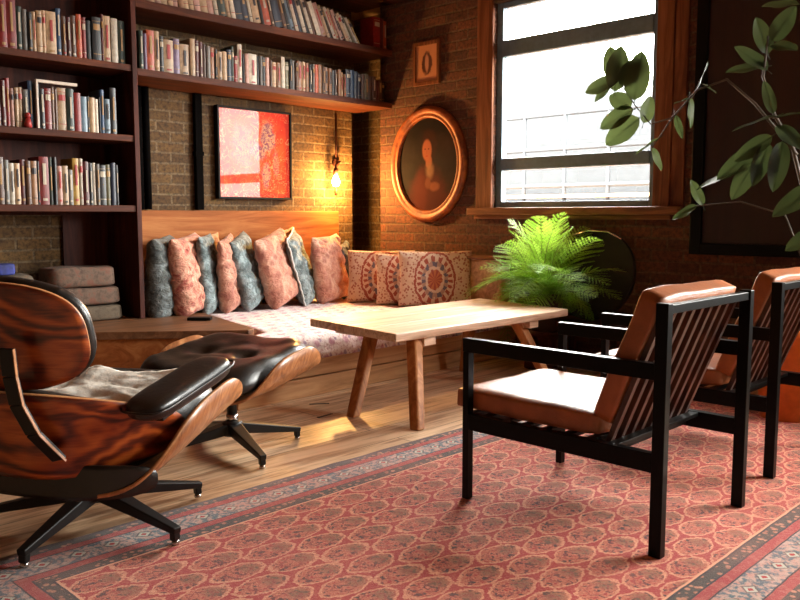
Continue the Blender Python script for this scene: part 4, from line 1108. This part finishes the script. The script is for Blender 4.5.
# arm pads
for sy in (-1, 1):
    bm = BM(); L_, Wp, Tp = 0.46, 0.150, 0.068; nn = 20; sg = 22; rings = []
    for i in range(nn + 1):
        s = -1 + 2 * i / nn; q = (1 - abs(s) ** 5) ** 0.32 if abs(s) < 1 else 0.05
        ring = []
        for k in range(sg):
            a = 2 * PI * k / sg; ca, sa = math.cos(a), math.sin(a)
            cx = math.copysign(abs(ca) ** 0.55, ca); sz_ = math.copysign(abs(sa) ** 0.62, sa)
            p = Vector((s * L_ / 2, cx * Wp / 2 * q, sz_ * Tp / 2 * max(q, 0.4)))
            ring.append(bm.verts.new(p))
        rings.append(ring)
    for i in range(nn):
        for k in range(sg): bm.faces.new([rings[i][k], rings[i][(k + 1) % sg], rings[i + 1][(k + 1) % sg], rings[i + 1][k]]).smooth = True
    bm.faces.new(rings[0][::-1]); bm.faces.new(rings[-1])
    Rm = Matrix.Rotation(math.radians(-11), 4, 'Y'); bm.transform(Matrix.Translation((-0.06, sy * 0.375, 0.505)) @ Rm @ Matrix.Rotation(sy * math.radians(4), 4, 'Z'))
    pad = obj('arm_pad', bm, M['blackleather'], lc, sub=1)
    # welted seam round the pad
    bm = BM(); ptsl = []
    for k in range(40):
        a = 2 * PI * k / 40; ca, sa = math.cos(a), math.sin(a)
        ptsl.append(Vector((math.copysign(abs(ca) ** 0.30, ca) * L_ * 0.495, math.copysign(abs(sa) ** 0.42, sa) * Wp * 0.515, 0.006)))
    bm_tube(bm, ptsl + [ptsl[0]], 0.004, 6, cap=False); bm.transform(Matrix.Translation((-0.06, sy * 0.375, 0.505)) @ Rm @ Matrix.Rotation(sy * math.radians(4), 4, 'Z'))
    obj('welt', bm, M['blackleather'], pad)
    bm = BM(); bm_beam(bm, (-0.20, sy * 0.375, 0.44), (-0.06, sy * 0.375, 0.47), 0.04, 0.03); obj('arm_bracket', bm, M['blackmetal'], lc, bevel=0.004)

# throw over the seat of the lounge chair
M['fleece'] = textile('pale_grey_throw', (190, 180, 166), (224, 216, 202), (240, 234, 224))
def throw():
    bm = BM(); n = 26; g = {}
    for i in range(n + 1):
        for j in range(n + 1):
            a = -1 + 2 * i / n; b = -1 + 2 * j / n
            p = seat_c(0.20 + a * 0.45, -0.12 + b * 0.80)
            z = p[2] + 0.146 + 0.020 * mn.noise((a * 2.4, b * 2.4, 1)) + 0.008 * mn.noise((a * 7, b * 7, 4)) - 0.035 * max(0, abs(b) - 0.7) - 0.02 * max(0, abs(a) - 0.7)
            g[i, j] = bm.verts.new((p[0] - 0.03 + 0.02 * mn.noise((b * 3, 0, 7)), p[1] + 0.02 * mn.noise((a * 3, 4, 7)), z))
    for i in range(n):
        for j in range(n): bm.faces.new([g[i, j], g[i + 1, j], g[i + 1, j + 1], g[i, j + 1]]).smooth = True
    o = obj('grey_throw', bm, M['fleece'], recalc=False); o.location = lc.location; o.rotation_euler = lc.rotation_euler
    s = o.modifiers.new('thickness', 'SOLIDIFY'); s.thickness = 0.012
    tag(o, 'pale grey throw spread over the seat of the lounge chair', 'throw')
throw()

ot = thing('ottoman', 'black leather ottoman with a wooden shell on a four-star base', 'footstool', (2.04, 3.05, 0), math.radians(14))
star_base(ot, 4, 0.335, math.radians(-12 - 14), 0.115)
bm = BM(); bm_tube(bm, [(0, 0, 0.14), (0, 0, 0.300)], 0.022, 16); obj('column', bm, M['blackmetal'], ot)
def ott_fn(a, b):
    x = 0.06 + a * 0.300; y = 0.02 + b * 0.345
    z = 0.298 + 0.045 * a + 0.155 * abs(b) ** 9 + 0.012 * abs(b) ** 2 + 0.015 * a * a
    return (x, y, z)
sheet(ott_fn, 26, 26, 0.012, [M['ply'], M['plyedge']], 'ottoman_shell', ot, 3.4)
puff(lambda a, b: Vector((0.020 + a * 0.325, 0.045 + b * 0.330, 0.330 + 0.045 * a + 0.02 * b * b)), lambda a, b: (-0.12, 0, 1), 30, 30, 0.112, M['blackleather'], 'ottoman_cushion', ot, 4.2, tuft=[(0, 0.38, 0.15, 0.38), (0, -0.38, 0.15, 0.38), (0, 0, 0.10, 0.1)], crease=0.010)

# ------------------------------------------------------------------ plants
def leaf_mat(name, c1, c2, trans=0.35, rough=0.35, through=None):
    n = NT(name); v = n.coord(); f = n.noise(v, 6, 3)
    col = n.ramp(f, [(0.35, lin(c1)), (0.65, lin(c2))])
    n.done(col, rough)
    tl = n.node('ShaderNodeBsdfTranslucent'); n.put(tl.inputs[0], lin(through) if through else col)
    mx = n.node('ShaderNodeMixShader'); mx.inputs[0].default_value = trans
    n.L(n.b.outputs[0], mx.inputs[1]); n.L(tl.outputs[0], mx.inputs[2]); n.L(mx.outputs[0], n.t.nodes['Material Output'].inputs[0])
    return n.m
M['fern'] = leaf_mat('bright_fern_green', (112, 168, 36), (168, 208, 78), 0.5, 0.5)
M['fernstem'] = plain('fern_stem', (110, 130, 50), 0.6)
M['rubber'] = leaf_mat('rubber_leaf', (30, 36, 20), (46, 54, 28), 0.45, 0.45, (66, 76, 40))
M['rstem'] = plain('plant_stem', (70, 58, 44), 0.6)
M['pot'] = plain('dark_clay_pot', (52, 34, 26), 0.6)
M['soil'] = plain('potting_soil', (30, 22, 16), 0.95, scale=60)

def frond_mesh(L, droop, seed):
    """feathery frond growing along +x, arching; fine leaflets on side branches"""
    r = random.Random(seed); bm = BM(); n = 16; pts = []
    for i in range(n + 1):
        s = i / n
        pts.append(Vector((L * s * (1 - 0.22 * s * droop), 0.02 * math.sin(s * 3 + seed), L * (0.62 * s - (0.35 + droop) * s * s))))
    bm_tube(bm, pts, [0.0035 - 0.0025 * i / n for i in range(n + 1)], 5, cap=False, mat=1)
    npin = 22
    for k in range(2, npin):
        s = k / npin; f = s * n; i = min(n - 1, int(f)); p = pts[i].lerp(pts[i + 1], f - i); d = (pts[i + 1] - pts[i]).normalized()
        sidev = d.cross(Vector((0, 0, 1))).normalized(); up = sidev.cross(d)
        pl_ = L * 0.30 * math.sin(PI * min(1, s * 0.93 + 0.10)) ** 0.8 + 0.012
        for sd in (-1, 1):
            dirv = (sidev * sd * 1.0 + d * 0.75 + up * r.uniform(-0.15, 0.25)).normalized()
            m = max(4, int(pl_ / 0.008))
            for q in range(1, m + 1):
                b = p + dirv * pl_ * q / m + Vector((0, 0, -0.10 * (q / m) ** 2 * pl_))
                ls = 0.012 * (1.15 - 0.5 * q / m)
                nv = dirv.cross(up).normalized()
                for s2 in (-1, 1):
                    t_ = (nv * s2 + dirv * 0.8 + up * r.uniform(-0.3, 0.3)).normalized() * ls * 1.25
                    w_ = dirv * ls * 0.20
                    a = bm.verts.new(b - w_); c = bm.verts.new(b + w_); e = bm.verts.new(b + t_)
                    bm.faces.new([a, c, e])
            a = bm.verts.new(p); c = bm.verts.new(p + dirv * pl_ * 0.97 + Vector((0, 0, -0.10 * pl_))); e = bm.verts.new(p + d * 0.0022 ); bm.faces.new([a, c, e])
    me = bpy.data.meshes.new('frond'); bm.to_mesh(me); bm.free(); me.materials.append(M['fern']); me.materials.append(M['fernstem'])
    return me
fern = thing('potted_fern', 'lush bright green feathery fern behind the far end of the coffee table', 'plant', (4.70, 3.20, 0.0))
bm = BM(); bm_lathe(bm, [(0.09, 0.0), (0.10, 0.01), (0.125, 0.22), (0.14, 0.235), (0.14, 0.26), (0.12, 0.26), (0.115, 0.24), (0.005, 0.235)], 28, (0, 0, 0.26), closed_ends=False); obj('pot', bm, M['pot'], fern)
bm = BM(); bm_lathe(bm, [(0.14, 0.0), (0.14, 0.03), (0.06, 0.05), (0.05, 0.20), (0.13, 0.235), (0.13, 0.26)], 24); obj('pot_stand', bm, M['shelfwoodZ'], fern)
bm = BM(); bm_lathe(bm, [(0.117, 0.492), (0.06, 0.505), (0.002, 0.507)], 20); obj('soil', bm, M['soil'], fern)
rf = random.Random(3)
fm = [frond_mesh(0.54, 0.22, 1), frond_mesh(0.52, 0.45, 2), frond_mesh(0.48, 0.65, 3), frond_mesh(0.50, 0.10, 4), frond_mesh(0.55, 0.85, 5), frond_mesh(0.40, 0.4, 6)]
NF = 84
for k in range(NF):
    tier = k / NF
    az = k * 2.39996 + rf.uniform(-0.2, 0.2)
    if k >= 8 and math.cos(az) > 0.45 and rf.random() < 0.6: az += PI * 0.8
    me = fm[3] if k < 8 else fm[rf.randrange(6)]
    o = bpy.data.objects.new('frond', me); C.objects.link(o); o.parent = fern
    el = math.radians(-22 + 88 * (1 - tier) ** 1.1 + rf.uniform(-9, 9))
    if math.cos(az) < -0.30: el = max(el, 0.35)
    R3 = Matrix.Rotation(az, 3, 'Z') @ Matrix.Rotation(-el, 3, 'Y') @ Matrix.Rotation(rf.uniform(-0.5, 0.5), 3, 'X')
    o.rotation_euler = R3.to_euler()
    s = rf.uniform(0.78, 1.08) * (0.45 if math.cos(az) > 0.35 and k >= 8 else 1.0)
    if k < 8: s *= 1.15
    if k >= 8 and math.cos(az) < -0.2 and el < 0.5: s *= 0.72
    o.scale = (s, s, s)
    o.location = (0.04 * math.cos(az), 0.04 * math.sin(az), 0.49)

# rubber plant on the right
rp = thing('rubber_plant', 'tall dark broad-leaved plant in an orange pot, one branch reaching across the window', 'plant', (4.30, 1.20, 0.0))
O_ = Vector((4.30, 1.20, 0))
bm = BM(); bm_lathe(bm, [(0.12, 0.0), (0.13, 0.01), (0.165, 0.43), (0.18, 0.44), (0.18, 0.48), (0.155, 0.48), (0.15, 0.45), (0.005, 0.445)], 28, (0.08, 0.28, 0), closed_ends=False); obj('pot', bm, plain('orange_glazed_pot', (196, 104, 36), 0.4), rp)
bm = BM(); bm_lathe(bm, [(0.152, 0.452), (0.08, 0.465), (0.002, 0.468)], 20, (0.08, 0.28, 0)); obj('soil', bm, M['soil'], rp)
stems = [[(4.38, 1.48, 0.45), (4.36, 1.42, 0.75), (4.35, 1.42, 1.10), (4.35, 1.50, 1.38), (4.35, 1.60, 1.56), (4.34, 1.66, 1.75), (4.33, 1.64, 1.95)],
         [(4.35, 1.48, 1.35), (4.36, 1.70, 1.62), (4.35, 1.85, 1.76), (4.35, 2.01, 1.722), (4.35, 2.149, 1.585), (4.35, 2.263, 1.427)],
         [(4.35, 2.149, 1.585), (4.34, 2.27, 1.56), (4.34, 2.36, 1.66), (4.33, 2.43, 1.76), (4.33, 2.49, 1.84)],
         [(4.36, 1.42, 0.80), (4.34, 1.52, 1.05), (4.34, 1.75, 1.12), (4.34, 1.98, 1.10), (4.34, 2.08, 1.06)],
         [(4.38, 1.46, 0.46), (4.36, 1.34, 1.30), (4.38, 1.38, 1.85), (4.36, 1.5, 2.1)]]
for si, s_ in enumerate(stems):
    bm = BM(); n_ = len(s_); r0 = (0.014, 0.009, 0.005, 0.006, 0.010)[si]
    bm_tube(bm, [Vector(p) - O_ for p in s_], [r0 * (1 - 0.6 * i / (n_ - 1)) for i in range(n_)], 7); obj('stem', bm, M['rstem'], rp)
def leaf_bm(L, Wl, curl=0.15, fold=0.25):
    bm = BM(); n = 12; m = 6; g = {}
    for i in range(n + 1):
        s = i / n; w = Wl / 2 * (math.sin(PI * s ** 0.85)) ** 0.62 if 0 < s < 1 else 0.0008
        for j in range(-m // 2, m // 2 + 1):
            q = j / (m / 2)
            g[i, j] = bm.verts.new((L * s, q * w, abs(q) * w * fold - curl * L * s * s + 0.004 * math.sin(s * 9) * abs(q)))
    for i in range(n):
        for j in range(-m // 2, m // 2): bm.faces.new([g[i, j], g[i + 1, j], g[i + 1, j + 1], g[i, j + 1]]).smooth = True
    bm_tube(bm, [(-0.03, 0, 0.002), (0, 0, 0), (L * 0.5, 0, -curl * L * 0.25 - 0.001), (L * 0.95, 0, -curl * L * 0.9 - 0.001)], [0.002, 0.002, 0.0015, 0.0006], 5, mat=0)
    return bm
rl = random.Random(11)
def leaf(base, tip, wid, face, nm='leaf'):
    """leaf from base to tip (world), its upper face turned towards 'face'"""
    b = Vector(base); t_ = Vector(tip); L = (t_ - b).length; X = (t_ - b).normalized(); Z = Vector(face); Z = (Z - X * Z.dot(X)).normalized(); Y = Z.cross(X)
    bm = leaf_bm(L, wid, 0.10, 0.18)
    bm.transform(Matrix.Translation(b - O_) @ Matrix((X, Y, Z)).transposed().to_4x4())
    obj(nm, bm, M['rubber'], rp, recalc=False)
cf = Vector((-0.75, -0.65, 0.1))
def px(y, z, x=4.35): return (x, y, z)
LV = [ # base, tip, width, face
 (px(2.50, 1.80, 4.33), px(2.535, 1.985), 0.105, cf), (px(2.49, 1.76, 4.32), px(2.455, 1.955, 4.30), 0.12, (-0.8, -0.5, 0.3)),
 (px(2.47, 1.80, 4.34), px(2.375, 1.905), 0.10, (-0.6, -0.7, 0.3)), (px(2.47, 1.82, 4.33), px(2.655, 1.80, 4.33), 0.12, (-0.7, -0.6, 0.5)),
 (px(2.50, 1.84, 4.36), px(2.64, 1.755, 4.38), 0.08, (-0.5, -0.6, 0.6)),
 (px(2.37, 1.70, 4.33), px(2.33, 1.905, 4.30), 0.13, (-0.9, -0.3, 0.2)),
 (px(2.40, 1.665), px(2.50, 1.73, 4.33), 0.10, cf), (px(2.38, 1.65, 4.34), px(2.53, 1.58, 4.30), 0.11, (-0.6, -0.6, 0.5)),
 (px(2.34, 1.60, 4.34), px(2.49, 1.49, 4.30), 0.12, (-0.7, -0.6, 0.4)),
 (px(2.32, 1.57), px(2.28, 1.72, 4.36), 0.09, (-0.5, -0.8, 0.1)), (px(2.22, 1.48), px(2.36, 1.405, 4.33), 0.05, (0, -0.3, 1)),
 (px(2.263, 1.43), px(2.20, 1.30, 4.36), 0.05, (-0.4, -0.9, 0)),
 (px(2.13, 1.60), px(2.08, 1.47, 4.34), 0.04, (-0.9, -0.4, 0)), (px(2.05, 1.69), px(2.02, 1.52, 4.33), 0.05, (-0.3, -1, 0)),
 (px(2.02, 1.72), px(1.93, 1.86, 4.33), 0.05, (0.2, -1, 0.4)), (px(2.06, 1.68), px(2.12, 1.66, 4.30), 0.04, (0, 0, 1)),
 (px(1.98, 1.75), px(1.90, 1.70), 0.05, (0, -0.4, 1)),
 (px(1.98, 1.10, 4.34), px(2.12, 1.03, 4.32), 0.06, (-0.7, -0.3, 0.6)), (px(1.95, 1.10, 4.34), px(2.00, 1.24, 4.30), 0.06, (-0.8, -0.6, 0.3)),
 (px(1.72, 1.30, 4.34), px(1.985, 1.205, 4.30), 0.085, (-0.4, -0.3, 0.9)), (px(1.66, 1.40, 4.34), px(1.86, 1.24, 4.28), 0.10, (-0.7, -0.5, 0.5)),
 (px(1.68, 1.33, 4.34), px(1.78, 1.13, 4.30), 0.10, (-0.9, -0.4, 0.2)), (px(1.62, 1.42, 4.34), px(1.66, 1.20, 4.28), 0.09, (-0.8, -0.5, 0.1)),
 (px(1.60, 1.45, 4.34), px(1.76, 1.33, 4.26), 0.09, (-0.7, -0.6, 0.4)), (px(1.55, 1.42, 4.34), px(1.55, 1.17, 4.26), 0.10, (-0.8, -0.5, 0.1)),
 (px(1.58, 1.50, 4.34), px(1.43, 1.38, 4.28), 0.10, (-0.6, -0.4, 0.7)), (px(1.58, 1.55, 4.34), px(1.79, 1.50, 4.28), 0.065, (-0.2, -0.3, 1)),
 (px(1.60, 1.56, 4.34), px(1.63, 1.72, 4.28), 0.06, (-0.9, -0.4, 0.1)), (px(1.58, 1.54, 4.34), px(1.42, 1.56, 4.28), 0.09, (-0.3, -0.3, 1)),
 (px(1.64, 1.78, 4.34), px(1.78, 1.92, 4.28), 0.10, (-0.6, -0.5, 0.6)), (px(1.65, 1.80, 4.34), px(1.83, 1.80, 4.28), 0.10, (-0.5, -0.4, 0.8)),
 (px(1.64, 1.86, 4.34), px(1.68, 2.04, 4.28), 0.09, (-0.8, -0.5, 0.2)), (px(1.62, 1.92, 4.33), px(1.50, 2.06, 4.28), 0.10, (-0.7, -0.5, 0.4)),
 (px(1.62, 1.90, 4.33), px(1.48, 1.86, 4.28), 0.10, (-0.6, -0.4, 0.7)), (px(1.50, 2.08, 4.34), px(1.66, 2.10, 4.28), 0.09, (-0.5, -0.3, 0.8)),
 (px(1.42, 1.95, 4.36), px(1.30, 2.02, 4.28), 0.10, (-0.5, -0.4, 0.8)), (px(1.40, 1.70, 4.36), px(1.30, 1.60, 4.28), 0.11, (-0.7, -0.5, 0.4)),
 (px(1.36, 1.20, 4.34), px(1.55, 1.05, 4.24), 0.11, (-0.7, -0.4, 0.6)), (px(1.34, 1.15, 4.34), px(1.36, 0.92, 4.24), 0.11, (-0.8, -0.5, 0.2)),
 (px(1.30, 1.00, 4.32), px(1.48, 0.88, 4.24), 0.10, (-0.7, -0.4, 0.5)), (px(1.36, 1.30, 4.34), px(1.20, 1.22, 4.24), 0.11, (-0.5, -0.5, 0.8)),
]
for q, (b_, t2, wd, fc) in enumerate(LV):
    if q < 9:
        t2 = tuple(Vector(b_) + (Vector(t2) - Vector(b_)) * 1.28); wd *= 1.12
    leaf(b_, t2, wd, fc)
